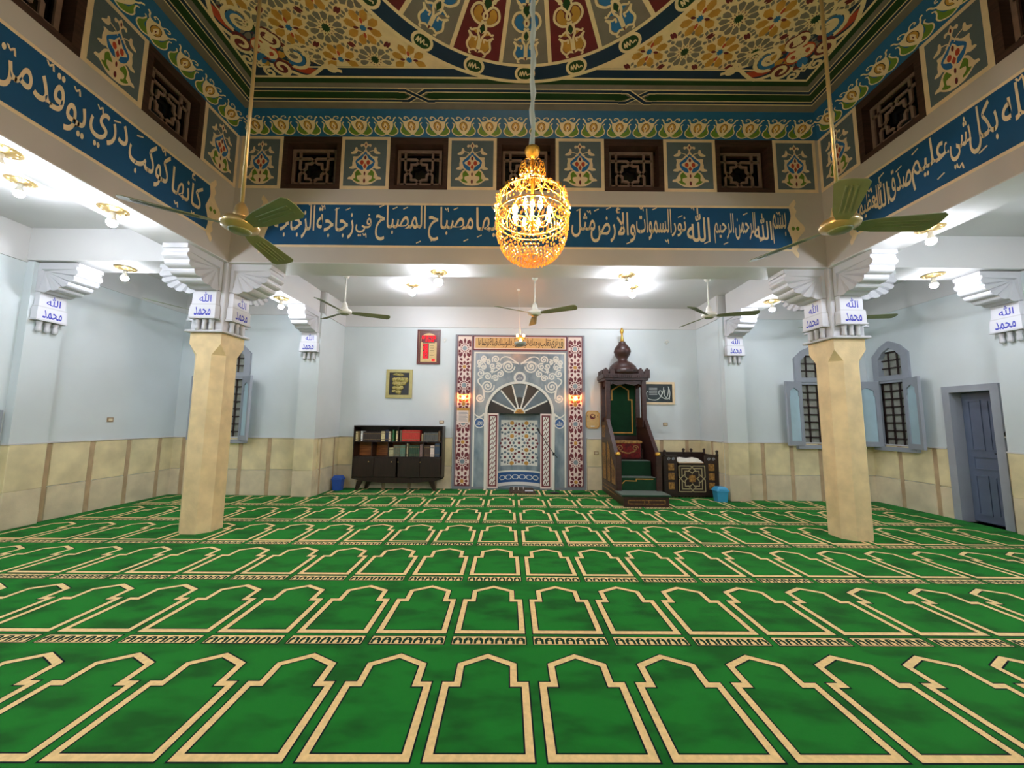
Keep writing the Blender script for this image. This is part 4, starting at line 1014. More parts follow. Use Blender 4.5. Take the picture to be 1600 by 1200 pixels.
for lb, x, y, z in [
    ('white bulb under the left beam, beside the left wall of calligraphy', -4.51, 3.92, ZB), ('white bulb on the low ceiling left of the left beam', -5.99, 4.19, ZS),
    ('white bulb at the left edge of the picture under the left beam', -4.51, 3.0, ZB), ('white bulb under the cross beam left of the left column', -6.09, 5.56, ZB),
    ('white bulb under the beam between left column and left pilaster', -4.51, 6.95, ZB), ('white bulb under the front beam, left of the chandelier', -1.18, 5.6, ZB),
    ('white bulb on the low ceiling left of the hanging lamp', -2.14, 7.54, ZS), ('white bulb under the front beam, right of the chandelier', 1.79, 5.66, ZB),
    ('white bulb on the low ceiling above the minbar', 2.5, 7.54, ZS), ('white bulb under the beam between right column and right pilaster', 4.93, 6.85, ZB),
    ('white bulb under the right beam, above the right column bracket', 4.93, 4.17, ZB), ('white bulb under the cross beam right of the right column', 6.53, 5.55, ZB),
    ('unseen white bulb on the low ceiling right of the right beam, out of frame', 6.4, 3.4, ZS), ('unseen white bulb under the right beam beside the camera', 4.93, 1.2, ZB),
    ('unseen white bulb under the left beam beside the camera', -4.51, 1.2, ZB), ('unseen white bulb on the rear ceiling behind the camera, left', -2.2, -2.6, ZS), ('unseen white bulb on the rear ceiling behind the camera, right', 2.6, -2.6, ZS),
    ('unseen white bulb on the low ceiling left of the camera', -6.0, .6, ZS), ('unseen white bulb on the low ceiling right of the camera', 6.4, .6, ZS)]:
    bulb(lb, x, y, z, 1.4 if y < 1.5 else (1.15 if abs(x) < 3 else .82))  # unseen bulbs added for ambient light; those near the camera have enlarged globes

# ------------------------------------------------------------------ fans
def fan(label, x, y, ztop, zhub, R, az, blade, cup):
    t = thing('ceiling_fan', label, 'ceiling fan', (x, y, ztop), 0, 'three-blade ceiling fans'); h = zhub-ztop
    rod = 'fan_gold' if cup != 'white' else 'fan_white'
    MB().lathe([(.02, -.11), (.045, -.1), (.07, -.03), (.075, 0)], (0, 0, 0), 14).build('canopy', rod, t)
    MB().tube([(0, 0, -.05), (0, 0, h+.1)], .014, 8).build('rod', rod, t)
    MB().lathe([(.055, .06), (.06, .08), (.045, .16), (.02, .2)], (0, 0, h), 14).build('motor_cup', rod, t)
    MB().lathe([(.001, -.045), (.08, -.04), (.09, -.03), (.13, -.02), (.14, .01), (.12, .045), (.05, .07), (.001, .07)], (0, 0, h), 22).build('hub', 'fan_gold' if cup != 'white' else 'fan_white', t)
    MB().lathe([(.001, -.056), (.07, -.052), (.085, -.04), (.001, -.036)], (0, 0, h), 18).build('hub_cap', blade, t)
    for k in range(3):
        a = math.radians(az)+k*2*PI/3; tl = -.27
        def f(r, s, n): 
            zz = h+s*sin(tl)+n-.01; c = s*cos(tl); return (r*cos(a)-c*sin(a), r*sin(a)+c*cos(a), zz)
        mb = MB(); ol = [(.11, -.03), (.2, -.05), (.28, -.062), (R-.05, -.085), (R-.01, -.065), (R, -.01), (R-.02, .062), (R-.06, .08), (.28, .06), (.2, .05), (.11, .03)]
        ol = [(u, v*(1.2 if R < .8 else 1)) for u, v in ol]
        mb.prism(ol, f, 0, .006)
        for q in (-.03, 0, .03): mb.prism([(.26, q-.005), (R-.08, q-.005), (R-.08, q+.005), (.26, q+.005)], f, -.004, 0)
        mb.build('blade', blade, t)
fan('olive-bladed ceiling fan in front of the left calligraphy band', -2.27, 2.9, ZC, 3.2, .72, -25, 'fan_green', 'cup')
fan('olive-bladed ceiling fan in front of the right column, right of the chandelier', 2.69, 2.9, ZC, 3.25, .74, -6, 'fan_green', 'cup')
fan('ceiling fan above the bookcase, left of the hanging lamp', -3.25, 6.9, ZS, 3.67, .84, 24, 'fan_green', 'white')
fan('ceiling fan before the mihrab, below the chandelier', .41, 6.93, ZS, 3.69, .86, -30, 'fan_green', 'white')
fan('ceiling fan above the wooden bench, right of the minbar', 3.76, 6.92, ZS, 3.67, .84, -18, 'fan_green', 'white')
fan('ceiling fan mostly hidden behind the left column', -6.1, 6.95, ZS, 3.67, .84, 10, 'fan_green', 'white')
fan('ceiling fan mostly hidden behind the right column', 6.4, 6.95, ZS, 3.67, .84, -10, 'fan_green', 'white')

# ------------------------------------------------------------------ chandelier
ch = thing('chandelier', 'glowing gold crystal chandelier on a long wrapped chain', 'chandelier', (.116, 2.3, ZC))
zc = 2.94-ZC
mb = MB()
pts = [(.006*sin(i*1.7), .006*cos(i*1.3), -.02+(zc+.50+.02)*i/40) for i in range(41)]
mb.tube(pts, [.017+.005*sin(i*2.1) for i in range(41)], 7); mb.build('wrapped_chain', 'chalk', ch)
MB().lathe([(.008, .415), (.022, .425), (.042, .45), (.052, .475), (.05, .488), (.03, .498), (.01, .50)], (0, 0, zc), 16).build('canopy', 'gold', ch)
mb = MB(); 
for i in range(4):
    z = zc+.43-.03*i; mb.tube([(.012*cos(a)*(1 if i % 2 else .2), .012*cos(a)*(.2 if i % 2 else 1), z+.02*sin(a)) for a in [2*PI*k/10 for k in range(11)]], .0035, 5)
mb.build('link_chain', 'gold', ch)
mb = MB()
for i in range(14):                                      # crown of wire loops
    a = 2*PI*i/14
    mb.tube([((.05+.035*sin(b))*cos(a)-.0*sin(a), (.05+.035*sin(b))*sin(a), zc+.31+.045*(1-cos(b))*.9) for b in [PI*k/8 for k in range(9)]], .003, 5)
    mb.tube([(.086*cos(a)+.012*cos(b)*-sin(a), .086*sin(a)+.012*cos(b)*cos(a), zc+.325+.022*sin(b)) for b in [2*PI*k/8 for k in range(9)]], .0025, 4)
mb.build('crown_loops', 'gold', ch)
mb = MB()
def circ(r, z, w=.004, n=36): mb.tube([(r*cos(2*PI*i/n), r*sin(2*PI*i/n), z) for i in range(n+1)], w, 5)
circ(.235, zc+.015, .006); circ(.225, zc-.03); circ(.218, zc+.14, .005); circ(.085, zc+.26, .005); circ(.06, zc-.27, .004)
for i in range(8):
    a = 2*PI*i/8
    mb.tube([(r*cos(a), r*sin(a), zc+z) for r, z in [(.02, .36), (.07, .31), (.085, .25), (.13, .20), (.205, .155), (.24, .09), (.235, .015)]], .005, 5)
    mb.tube([(r*cos(a+.39), r*sin(a+.39), zc+z) for r, z in [(.012, -.02), (.06, -.045), (.10, -.03), (.12, .0)]], .005, 5)
mb.tube([(0, 0, zc+.42), (0, 0, zc-.1)], .01, 8)
mb.build('frame', 'gold', ch)
mb = MB()
for i in range(8):
    a = 2*PI*(i+.5)/8
    mb.tube([(.232*cos(a+.36*cos(b)), .232*sin(a+.36*cos(b)), zc+.15-.085*sin(b)) for b in [PI*k/10 for k in range(11)]], .0035, 5)
    for s in (-1, 1):
        mb.tube([(.245*cos(a)-s*.025*cos(b)*sin(a), .245*sin(a)+s*.025*cos(b)*cos(a), zc-.005+.022*sin(b)-.01) for b in [2*PI*k/8 for k in range(7)]], .003, 4)
mb.build('scroll_arms', 'gold', ch)
for i in range(9):
    a = 2*PI*i/8+.39; r = .12 if i < 8 else 0.0; z = .0 if i < 8 else .07
    MB().lathe([(.003, 0), (.014, .018), (.017, .036), (.009, .06), (.002, .078)], (r*cos(a), r*sin(a), zc+z), 10).build('bulb', 'bulb_warm', ch)
rnd = random.Random(3)
def gem(mb, x, y, z, s, l=1.0):
    mb.add([(x+s, y, z), (x, y+s, z), (x-s, y, z), (x, y-s, z), (x, y, z+s*l), (x, y, z-s*l*1.4)], [(0, 1, 4), (1, 2, 4), (2, 3, 4), (3, 0, 4), (1, 0, 5), (2, 1, 5), (3, 2, 5), (0, 3, 5)])
bas = MB()
for j in range(15):                                      # hanging basket of beads
    t = j/14; z = -.02-.27*math.sin(t*PI/2)**.95; r = .236*max(.2, cos(t*1.36))**.85; n = max(8, int(r*2*PI/.026))
    for i in range(n):
        if rnd.random() < .12: continue
        a = 2*PI*(i+.5*(j % 2))/n; gem(bas, r*cos(a), r*sin(a), zc+z, .0075, 1.15)
for i in range(26):
    a = rnd.uniform(0, 2*PI); r = rnd.uniform(.0, .09); gem(bas, r*cos(a), r*sin(a), zc-.295+rnd.uniform(-.02, .03), .008, 1.6)
bas.build('crystal_basket', 'crystal', ch, 'stuff')
top = MB()
for i in range(8):
    a0 = 2*PI*(i+.5)/8
    for k in range(26):
        a = a0+rnd.uniform(-.3, .3); z = rnd.uniform(.03, .16); r = .243-.35*max(0, z-.09)+rnd.uniform(-.01, .012)
        if rnd.random() < .8: gem(top, r*cos(a), r*sin(a), zc+z, .006, 1.6)
for k in range(120):
    a = rnd.uniform(0, 2*PI); z = rnd.uniform(.16, .31); r = max(.066, .2-1.4*(z-.16))+rnd.uniform(-.012, .015); gem(top, r*cos(a), r*sin(a), zc+z, .0065, 1.6)
top.build('crystal_drops', 'crystal', ch, 'stuff')

# ------------------------------------------------------------------ bookcase and books
BX, BYF, BYB = -2.65, 8.62, 8.965
bc = thing('bookcase', 'low dark walnut bookcase with two open shelves on splayed legs', 'bookcase', (BX, BYF, .001))
Wd = 1.035; dp = BYB-BYF
mb = MB(); mb.box(-Wd, 0, 1.455, Wd, dp, 1.48)
for s in (-1, 1):
    x0, x1 = sorted((s*(Wd), s*(Wd-.022))); mb.box(x0, .0, .27, x1, dp, 1.455)
mb.box(-Wd+.022, dp-.012, .27, Wd-.022, dp, 1.455)
mb.box(-Wd+.022, .01, 1.10, Wd-.022, dp-.012, 1.122); mb.box(-Wd+.022, .0, .75, Wd-.022, dp-.012, .772)
fB = lambda u, v, n: (u, n, v)
belly = [(-Wd, .27)]+[(-Wd+2*Wd*i/12, .275-.105*sin(PI*min(1, max(0, i/12)))**.6) for i in range(1, 12)]+[(Wd, .27)]
mb.prism(belly+[(Wd, .3), (-Wd, .3)], fB, 0, dp)
mb.build('carcass', 'walnut', bc)
MB().box(-Wd+.024, dp-.016, .774, Wd-.024, dp-.0125, 1.1).build('back_board', 'walnut_inside', bc)
for x, z0, z1 in ((-.61, .772, 1.10), (-.226, .772, 1.10), (.59, .772, 1.10), (0.0, 1.122, 1.455), (.182, .772, 1.10)):
    MB().box(x-.009, .02, z0, x+.009, dp-.016, z1).build('divider', 'walnut', bc)
for i, (a, b, k) in enumerate([(-Wd+.03, -.53, -.65), (-.525, -.02, -.12), (.02, .525, .03), (.53, Wd-.03, .54)]):
    d = MB().bbox(a, -.014, .31, b, .0, .745, .004).build('door', 'walnut', bc)
    MB().lathe([(.004, -.012), (.014, -.01), (.016, 0), (.01, .01), (.004, .012)], (k, -.026, .655), 10).build('knob', 'brass', d)
for x, yy in ((-.85, .05), (-.72, .29), (.80, .05), (.72, .29)):
    s = 1 if x > 0 else -1
    MB().loft([[(x+s*.08-.03, yy-.03, .002), (x+s*.08+.03, yy-.03, .002), (x+s*.08+.03, yy+.03, .002), (x+s*.08-.03, yy+.03, .002)], [(x-.06, yy-.04, .22), (x+.06, yy-.04, .22), (x+.06, yy+.04, .22), (x-.06, yy+.04, .22)]]).build('leg', 'walnut', bc)
BOOKC = {}
def bmat(rgb):
    k = 'book_%d_%d_%d' % rgb
    if k not in MATS: mat(k, rgb, .55, var=.12, scale=40)
    return k
def book(x0, x1, top, shelf, rgb, label, group, lean=0.0):
    z0 = shelf+.002; h = top; w = x1-x0-.002
    t = thing('book', label, 'book', (x0+.001, BYF+.05, z0), 0, group)
    D_ = .2
    MB().box(0, 0, 0, .003, D_, h).box(w-.003, 0, 0, w, D_, h).box(.003, 0, 0, w-.003, .004, h).build('cover', bmat(rgb), t)
    MB().box(.003, .004, .004, w-.003, D_-.004, h-.005).build('pages', 'paper', t)
    lum = sum(rgb)/3
    for k in (.78, .14): MB().box(0.001, -.0008, h*k, w-.001, 0, h*(k+.05)).build('spine_band', 'spine_gilt' if lum < 150 else 'ink_line', t)
ORD = ['first', 'second', 'third', 'fourth', 'fifth', 'sixth', 'seventh', 'eighth', 'ninth']
X0b = BX-Wd
def bx_(x): return X0b+(x-85)*.001444
S1, S2 = 1.122, .772
def hh(base, y): return (base-y)*.00147
for x0, x1, y, c, n in [(105, 135, 210, (214, 196, 150), 'thin cream book at the far left of the top shelf'), (190, 218, 205, (232, 230, 224), 'thin white book standing alone left on the top shelf'), (520, 578, 205, (206, 188, 140), 'thick cream book left of the navy book, top shelf'), (585, 635, 180, (34, 42, 66), 'tall navy book on the top shelf'), (638, 668, 205, (204, 192, 160), 'cream book right of the navy book, top shelf'), (700, 725, 180, (44, 104, 58), 'green book on the top shelf'), (760, 790, 200, (214, 196, 150), 'cream book leaning at the middle divider, top shelf'), (822, 850, 185, (104, 88, 72), 'brown book left of the red volumes'), (1168, 1200, 240, (150, 126, 92), 'short tan book right of the red volumes'), (1442, 1474, 190, (110, 84, 62), 'tall brown book at the right end of the top shelf')]:
    book(bx_(x0), bx_(x1), hh(358, y), S1, c, n, 'single books on the top shelf')
for i in range(9): book(bx_(232+i*31), bx_(262+i*31), hh(358, 215), S1, (52, 40, 34), 'dark brown bound volume, %s from the left in the dark set on the top shelf' % ORD[i], 'dark bound set on the top shelf')
for i in range(9): book(bx_(854+i*32), bx_(886+i*32), hh(358, 182), S1, (190, 52, 40), 'red volume with gold bands, %s from the left in the red set' % ORD[i], 'red volumes on the top shelf')
for i in range(8): book(bx_(1204+i*29), bx_(1232+i*29), hh(358, 218), S1, (88, 90, 88), 'grey volume, %s from the left in the set right of the red volumes' % ORD[i], 'grey volumes on the top shelf')
for x0, x1, y, c, n in [(655, 725, 470, (176, 168, 130), 'short cream book beside the empty lower compartments'), (938, 958, 400, (196, 184, 150), 'thin tall cream book in the middle of the lower shelf'), (1148, 1196, 415, (130, 104, 100), 'mauve book at the right of the green set, lower shelf'), (1318, 1382, 432, (226, 204, 192), 'pinkish white book on the lower shelf'), (1390, 1470, 395, (52, 70, 92), 'large blue book at the right end of the lower shelf')]:
    book(bx_(x0), bx_(x1), hh(605, y), S2, c, n, 'single books on the lower shelf')
for i in range(3): book(bx_(728+i*34), bx_(761+i*34), hh(605, 432), S2, (96, 100, 82), 'olive grey volume, %s of three left of the pale green volumes' % ORD[i], 'olive volumes on the lower shelf')
for i in range(3): book(bx_(832+i*29), bx_(860+i*29), hh(605, 430), S2, (92, 120, 104), 'pale green volume, %s of three left of the thin cream book' % ORD[i], 'pale green volumes on the lower shelf')
for i in range(6): book(bx_(975+i*28), bx_(1002+i*28), hh(605, 432), S2, (44, 72, 52), 'dark green volume, %s of six right of the thin cream book' % ORD[i], 'dark green volumes on the lower shelf')
for i in range(3): book(bx_(1218+i*31), bx_(1248+i*31), hh(605, 432), S2, (74, 52, 40), 'brown volume, %s of three left of the pinkish book' % ORD[i], 'brown volumes on the lower shelf')

# ------------------------------------------------------------------ things on the walls
def frame_box(t, w, h, b, d, m, field):
    mb = MB(); ring_prism(mb, [(-w/2, 0), (-w/2, h), (w/2, h), (w/2, 0)], [(-w/2+b, b), (-w/2+b, h-b), (w/2-b, h-b), (w/2-b, b)], lambda u, v, n: (u, -n, v), 0, d)
    mb.build('frame', m, t); MB().box(-w/2+b, -.008, b, w/2-b, -.001, h-b).build('field', field, t)
t = thing('prayer_time_clock', 'framed prayer time clock with red lit digits', 'clock', (-2.093, YW-.002, 2.99))
frame_box(t, .57, .87, .045, .03, 'clock_frame', 'clock_field')
D = Deco(lambda u, v, n: (u, -.009-n, v))
D.rect(-.235, .05, .235, .82, 'clock_frame', 1); D.poly([(-.2, .06)]+[(-.2+.0*i, .55) for i in range(1)]+[(.2*cos(PI-PI*i/12), .62+.16*sin(PI-PI*i/12)) for i in range(13)]+[(.2, .06)], 'clock_field', 2)
for i in range(5): D.rect(.03, .22+i*.06, .13, .228+i*.06, 'ink_line', 3)
D.rect(-.15, .53, .15, .55, 'ink_line', 3)
D.done('dial', t)
D = Deco(lambda u, v, n: (u, -.012-n, v))
def digit(x, z, w, h, segs):
    for sg_ in segs:
        a = {'a': (0, h-.3*w, w, h), 'g': (0, h/2-.15*w, w, h/2+.15*w), 'd': (0, 0, w, .3*w), 'f': (0, h/2, .32*w, h), 'b': (.68*w, h/2, w, h), 'e': (0, 0, .32*w, h/2), 'c': (.68*w, 0, w, h/2)}[sg_]
        D.rect(x+a[0], z+a[1], x+a[2], z+a[3], 'led_red', 2)
for i, sgs in enumerate(('abcdef', 'abged', 'fgbc', 'afgcd')): digit(-.17+i*.092, .64, .062, .075, sgs)
for i, sgs in enumerate(('bc', 'abged', 'abgcd')): digit(-.12+i*.09, .56, .06, .06, sgs)
for r in range(6):
    for i in range(2): digit(-.13+i*.062, .15+r*.062, .045, .045, ('abcdef', 'abged', 'afgcd', 'abc', 'abcdfg', 'fgbc')[(r+i*2) % 6])
D.rect(.08, .08, .16, .13, 'led_red', 2); D.rect(-.19, .555, .2, .725, 'maroon', 1); D.rect(-.145, .14, .005, .52, 'maroon', 1); D.done('led_digits', t)
t = thing('gold_relief_picture', 'gold framed picture of an embossed gold relief on black', 'picture', (-2.785, YW-.002, 2.15))
frame_box(t, .64, .70, .075, .035, 'frame_gold', 'black')
mb = MB()
for u, v, a, b in [(-.04, .58, .14, .035), (.02, .56, .1, .03), (-.12, .45, .07, .06), (-.02, .46, .08, .06), (.08, .46, .09, .06), (.17, .44, .06, .07), (-.1, .36, .08, .06), (0, .34, .1, .07), (.1, .36, .08, .06), (-.12, .25, .06, .05), (-.02, .24, .09, .06), (.05, .25, .06, .06), (-.13, .17, .06, .04), (-.02, .15, .08, .05), (0, .11, .05, .02)]:
    mb.loft([[(u+a*k*cos(2*PI*i/10), -.008-.02*math.sqrt(max(0, 1-k*k)), v+b*k*sin(2*PI*i/10)) for i in range(10)] for k in (1, .8, .5, .1)], 0, True)
mb.build('relief', 'grime_gold', t)
t = thing('calligraphy_picture', 'wide picture with white calligraphy on a dark board, pale gold frame', 'picture', (3.553, YW-.002, 2.055))
frame_box(t, .80, .55, .055, .03, 'cream', 'board')
D = Deco(lambda u, v, n: (u, -.009-n, v))
for c in ([(-.26, .16), (-.2, .12), (-.05, .11), (.05, .18), (.1, .3), (.04, .34), (.02, .26), (.12, .16), (.24, .14), (.28, .22)], [(.26, .4), (.24, .25), (.2, .17), (.15, .24), (.17, .36)], [(.14, .42), (.12, .3), (.08, .22)], [(-.27, .18), (-.28, .28), (-.24, .33)], [(.27, .12), (.29, .3), (.25, .44)]):
    D.stroke(cr(c, 5), .016, 'chalk', 2)
for i in range(5): D.stroke([(-.22, .40-.04*i), (-.02, .40-.04*i)], .008, 'chalk', 2)
D.done('lettering', t)
t = thing('wall_plaque', 'tan octagonal wall plaque with dark script right of the mihrab', 'plaque', (1.945, YW-.002, 1.455))
oc = [(-.11, 0), (-.165, .06), (-.165, .37), (-.11, .43), (.11, .43), (.165, .37), (.165, .06), (.11, 0)]
MB().prism(oc, lambda u, v, n: (u, -n, v), 0, .02).build('board', 'clock_field', t)
mb = MB(); ring_prism(mb, oc, [(u*.9, .215+(v-.215)*.92) for u, v in oc], lambda u, v, n: (u, -n, v), .02, .026); mb.build('rim', 'ochre', t)
D = Deco(lambda u, v, n: (u, -.021-n, v)); D.poly(ell(0, .29, .07, .065), 'maroon', 1); D.poly(ell(.01, .3, .05, .04), 'clock_field', 2); D.stroke(cr([(-.04, .3), (0, .27), (.04, .3), (.05, .34)], 4), .018, 'ink_line', 3); D.rect(-.05, .04, .05, .07, 'paper', 1)
for s in (-1, 1): D.rect(s*.12-.006, .28, s*.12+.006, .32, 'ink_line', 1)
D.done('script', t)
def outlet(label, loc, rz, plug=False):
    t = thing('wall_outlet', label, 'outlet', loc, rz, 'square wall outlets')
    MB().bbox(-.055, -.012, -.04, .055, 0, .04, .004).build('plate', 'outlet_frame', t); MB().bbox(-.035, -.017, -.024, .035, -.011, .024, .003).build('socket', 'outlet', t)
outlet('small beige outlet above the right end of the bookcase', (-1.72, YW, 1.575), 0)
outlet('small beige outlet on the blue wall above the wooden bench', (3.71, YW, 1.575), 0)
outlet('small outlet on the stone dado between mihrab and minbar', (2.02, YW-.022, .87), 0)
outlet('small beige outlet on the left side wall above the dado', (WL, 6.72, 1.57), PI/2)
for lb, x in (('small white hook right of the prayer time clock', -1.70), ('small white hook on the wall right of the minbar finial', 3.806)):
    t = thing('wall_hook', lb, 'hook', (x, YW, 3.59)); MB().tube([(.05*cos(a), -.012, .05*sin(a)) for a in [2*PI*i/14 for i in range(13)]], .006, 5).build('ring', 'fan_white', t); MB().bbox(-.02, -.02, -.02, .02, 0, .02, .003).build('base', 'fan_white', t)
t = thing('wall_notice', 'printed notice sheet below the left amber wall lamp', 'notice', (-1.19, YW-.068, 1.56))
MB().box(-.15, -.006, 0, .15, 0, .36).build('sheet', 'mihrab_pink', t)
D = Deco(lambda u, v, n: (u, -.0065-n, v)); D.rect(-.15, .30, .15, .36, 'ochre', 1)
for i in range(8): D.rect(-.11, .04+i*.03, .11-.02*(i % 3), .05+i*.03, 'mihrab_gray', 1)
D.rect(.13, .02, .15, .30, 'ochre', 1); D.done('print', t)
t = thing('wall_hatch', 'grey framed hatch in the left wall at the picture edge', 'hatch', (WL, 4.92, 1.24), PI/2)
frame_box(t, .7, .46, .05, .04, 'gray_wood', 'frost_glass')
t = thing('wall_tap', 'small dark bracket on a shelf ledge right of the door', 'bracket', (WR, 5.80, 1.45), -PI/2)
MB().tube([(-.03, -.03, .02), (-.01, -.06, .05), (.0, -.06, .075), (.03, -.05, .08)], .01, 6).build('arm', 'black', t); MB().box(-.03, -.05, -.02, .03, 0, -.005).build('ledge', 'white_paint', t)

# ------------------------------------------------------------------ microphone stand, bins, floor mat
t = thing('microphone_stand', 'black boom microphone stand beside the mihrab', 'microphone stand', (.965, 8.55, .003))
MB().lathe([(.11, 0), (.115, .012), (.05, .022), (.02, .03), (.001, .03)], (0, 0, 0), 18).build('base', 'black', t)
MB().tube([(0, 0, .02), (-.015, 0, .9)], .011, 8).build('pole', 'fan_white', t)
MB().lathe([(.02, -.03), (.026, -.02), (.026, .03), (.015, .04)], (-.015, 0, .87), 8).build('clutch', 'black', t)
MB().tube([(.07, 0, .79), (-.015, 0, .88), (-.34, 0, 1.36)], .008, 7).build('boom', 'black', t)
MB().tube([(-.33, 0, 1.345), (-.37, 0, 1.42), (-.385, 0, 1.45), (-.39, 0, 1.46)], [.014, .02, .022, .012], 8).build('microphone', 'black', t)
MB().tube([(.06, 0, .01), (.25, -.1, .006), (.5, -.05, .006), (.7, .1, .006), (.98, .3, .006)], .006, 5).build('cable', 'black', t)
def bin_(label, x, y, m, w, h):
    t = thing('waste_bin', label, 'bin', (x, y, .003)); d = w*.85
    MB().loft([[(-w*.40, -d*.4, 0), (w*.40, -d*.4, 0), (w*.40, d*.4, 0), (-w*.40, d*.4, 0)], [(-w*.48, -d*.48, h*.72), (w*.48, -d*.48, h*.72), (w*.48, d*.48, h*.72), (-w*.48, d*.48, h*.72)]]).build('body', m, t)
    MB().loft([[(s*w*k, q*d*k, z) for s, q in ((-1, -1), (1, -1), (1, 1), (-1, 1))] for k, z in ((.53, h*.70), (.53, h*.76), (.42, h*.92), (.34, h))]).build('lid', m, t)
    MB().box(-w*.3, -d*.5-.004, h*.80, w*.3, -d*.45, h*.86).build('flap', m, t)
bin_('small royal blue bin with lid left of the bookcase', -4.0, 8.66, 'bin_blue', .22, .33)
bin_('small sky blue bin with swing lid beside the wooden bench', 4.33, 7.84, 'bin_cyan', .24, .30)
t = thing('sandal_pile', 'dark patterned folded mat with small items before the mihrab niche', 'mat', (.24, 8.62, .003))
MB().loft([[(-.30, -.2, 0), (.32, -.2, 0), (.26, .22, 0), (-.30, .22, 0)], [(-.28, -.18, .035), (.28, -.18, .03), (.24, .2, .07), (-.28, .2, .08)]]).build('mat', 'mat_brown', t)
for i, (x, y) in enumerate(((-.2, -.02), (-.1, -.04), (.02, .05))): MB().box(x, y, .05, x+.012, y+.1, .10).build('paper_slip', 'paper', t)
MB().box(.06, -.14, .045, .24, -.08, .06).build('white_strip', 'tile_white', t)
t.name = 'folded_mat'

# ------------------------------------------------------------------ minbar
mn = thing('minbar', 'carved brown wooden minbar pulpit with domed canopy and gold finial', 'pulpit', (2.60, 8.0, .003))
X = .43
def part(nm, m, *boxes):
    mb = MB()
    for b in boxes: mb.box(*b)
    return mb.build(nm, m, mn)
st = part('bottom_step', 'minbar_wood', (-.45, -.74, .002, .42, -.28, .19))
D = Deco(lambda u, v, n: (u, -.74-n, v)); D.frame(-.37, .05, .35, .13, .014, 'gilt', 1); D.stroke(ell(-.01, .09, .045, .04, 0, 8), .012, 'gilt', 2, True); D.done('gilt_inlay', st)
MB().bbox(-.49, -.77, .19, .46, -.27, .225, .012).build('step_carpet', 'velvet_green', st)
for i, (y0, z) in enumerate(((-.27, .47), (-.0, .78))):
    s_ = part('step', 'minbar_wood', (-.36, y0, 0, .36, .45, z)); MB().box(-.355, y0-.012, .485 if i else .23, .355, y0, z).box(-.355, y0-.012, z, .355, y0+.25, z+.012).build('step_carpet', 'velvet_green', s_)
    if i == 0:
        D = Deco(lambda u, v, n: (u, y0-.013-n, v)); D.stroke([(-.34, .36), (-.28, .42), (-.05, .415), (-.05, .455), (.3, .455)], .018, 'ochre', 1); D.done('gold_border', s_)
seat = part('seat', 'minbar_wood', (-.36, .45, 0, .36, .93, 1.02))
MB().bbox(-.34, .30, .80, .28, .60, 1.16, .03).build('red_cushion', 'velvet_red', seat)
MB().bbox(-.36, .29, 1.14, .3, .62, 1.2, .015).build('gold_fringe', 'gilt', seat)
D = Deco(lambda u, v, n: (u, .298-n, v))
for sg2 in (1, -1): D.stroke(spiral(-.03+sg2*.17, 1.04, .07, .015, 0 if sg2 > 0 else PI, 1.3*sg2, 16), .02, 'gilt', 1)
D.stroke(cr([(-.2, .98), (-.03, .93), (.14, .98)], 5), .03, 'gilt', 1)
D.done('gold_embroidery', seat)
for s in (-1, 1):
    f = lambda u, v, n, s=s: (s*(X-.03+n), u, v)
    side = MB(); pl = [(-.28, 0), (-.28, .84), (-.2, .9), (.45, 1.62), (.97, 1.62), (.97, 0)]
    side.prism(pl, f, 0, .05); so = side.build('side_panel', 'minbar_wood', mn)
    D = Deco(lambda u, v, n, f=f: f(u, v, .05+n))
    for q in ([(-.2, .3), (-.2, .62), (.12, .9), (.12, .3)], [(.2, .3), (.2, 1.0), (.45, 1.25), (.45, .3)], [(.56, .3), (.56, 1.15), (.88, 1.15), (.88, .3)], [(.58, 1.25), (.58, 1.55), (.88, 1.55), (.88, 1.25)]):
        D.poly(q, 'gilt', 1); D.stroke(q, .025, 'dark_wood', 2, True)
        cx = sum(p[0] for p in q)/4; cz = sum(p[1] for p in q)/4
        for r in (.05, .1): D.stroke(star(cx, cz, r, r*.6, 8), .01, 'dark_wood', 3, True)
    D.stroke([(-.25, .12), (.9, .12)], .02, 'gilt', 1); D.stroke([(-.25, .2), (.9, .2)], .015, 'gilt', 1)
    D.done('gilt_lattice', so)
    MB().loft([[f(a, b, w_) for a, b, w_ in ((u-.0, v, -.015), (u, v, .065), (u, v+.07, .065), (u, v+.07, -.015))] for u, v in ((-.28, .86), (-.2, .92), (.45, 1.64), (.5, 1.68))]).build('handrail', 'minbar_wood', mn)
    p = MB(); xx = s*(X-.02); p.bbox(xx-.055, -.33, .2, xx+.055, -.22, .93, .01); po = p.build('newel_post', 'minbar_wood', mn)
    MB().lathe([(.05, .93), (.058, .95), (.05, .985), (.03, 1.0), (.002, 1.005)], (xx, -.275, 0), 12).build('brass_cap', 'gold', po)
    for yy in (.47, .92):
        MB().bbox(xx-.05, yy-.05, 1.5, xx+.05, yy+.05, 2.57, .008).build('tower_post', 'minbar_wood', mn)
    f2 = lambda u, v, n, s=s: (s*(X-.05+n), .47+u, v)
    sc = MB(); sc.prism([(.05, 2.57), (.05, 2.42), (.1, 2.47), (.16, 2.43), (.225, 2.49), (.29, 2.43), (.35, 2.47), (.4, 2.42), (.4, 2.57)], f2, 0, .04); sc.build('scalloped_head', 'minbar_wood', mn)
    sc = MB(); sc.prism([(.05, 1.5), (.05, 1.72), (.4, 1.72), (.4, 1.5)], f2, 0, .03); sc.build('tower_rail', 'minbar_wood', mn)
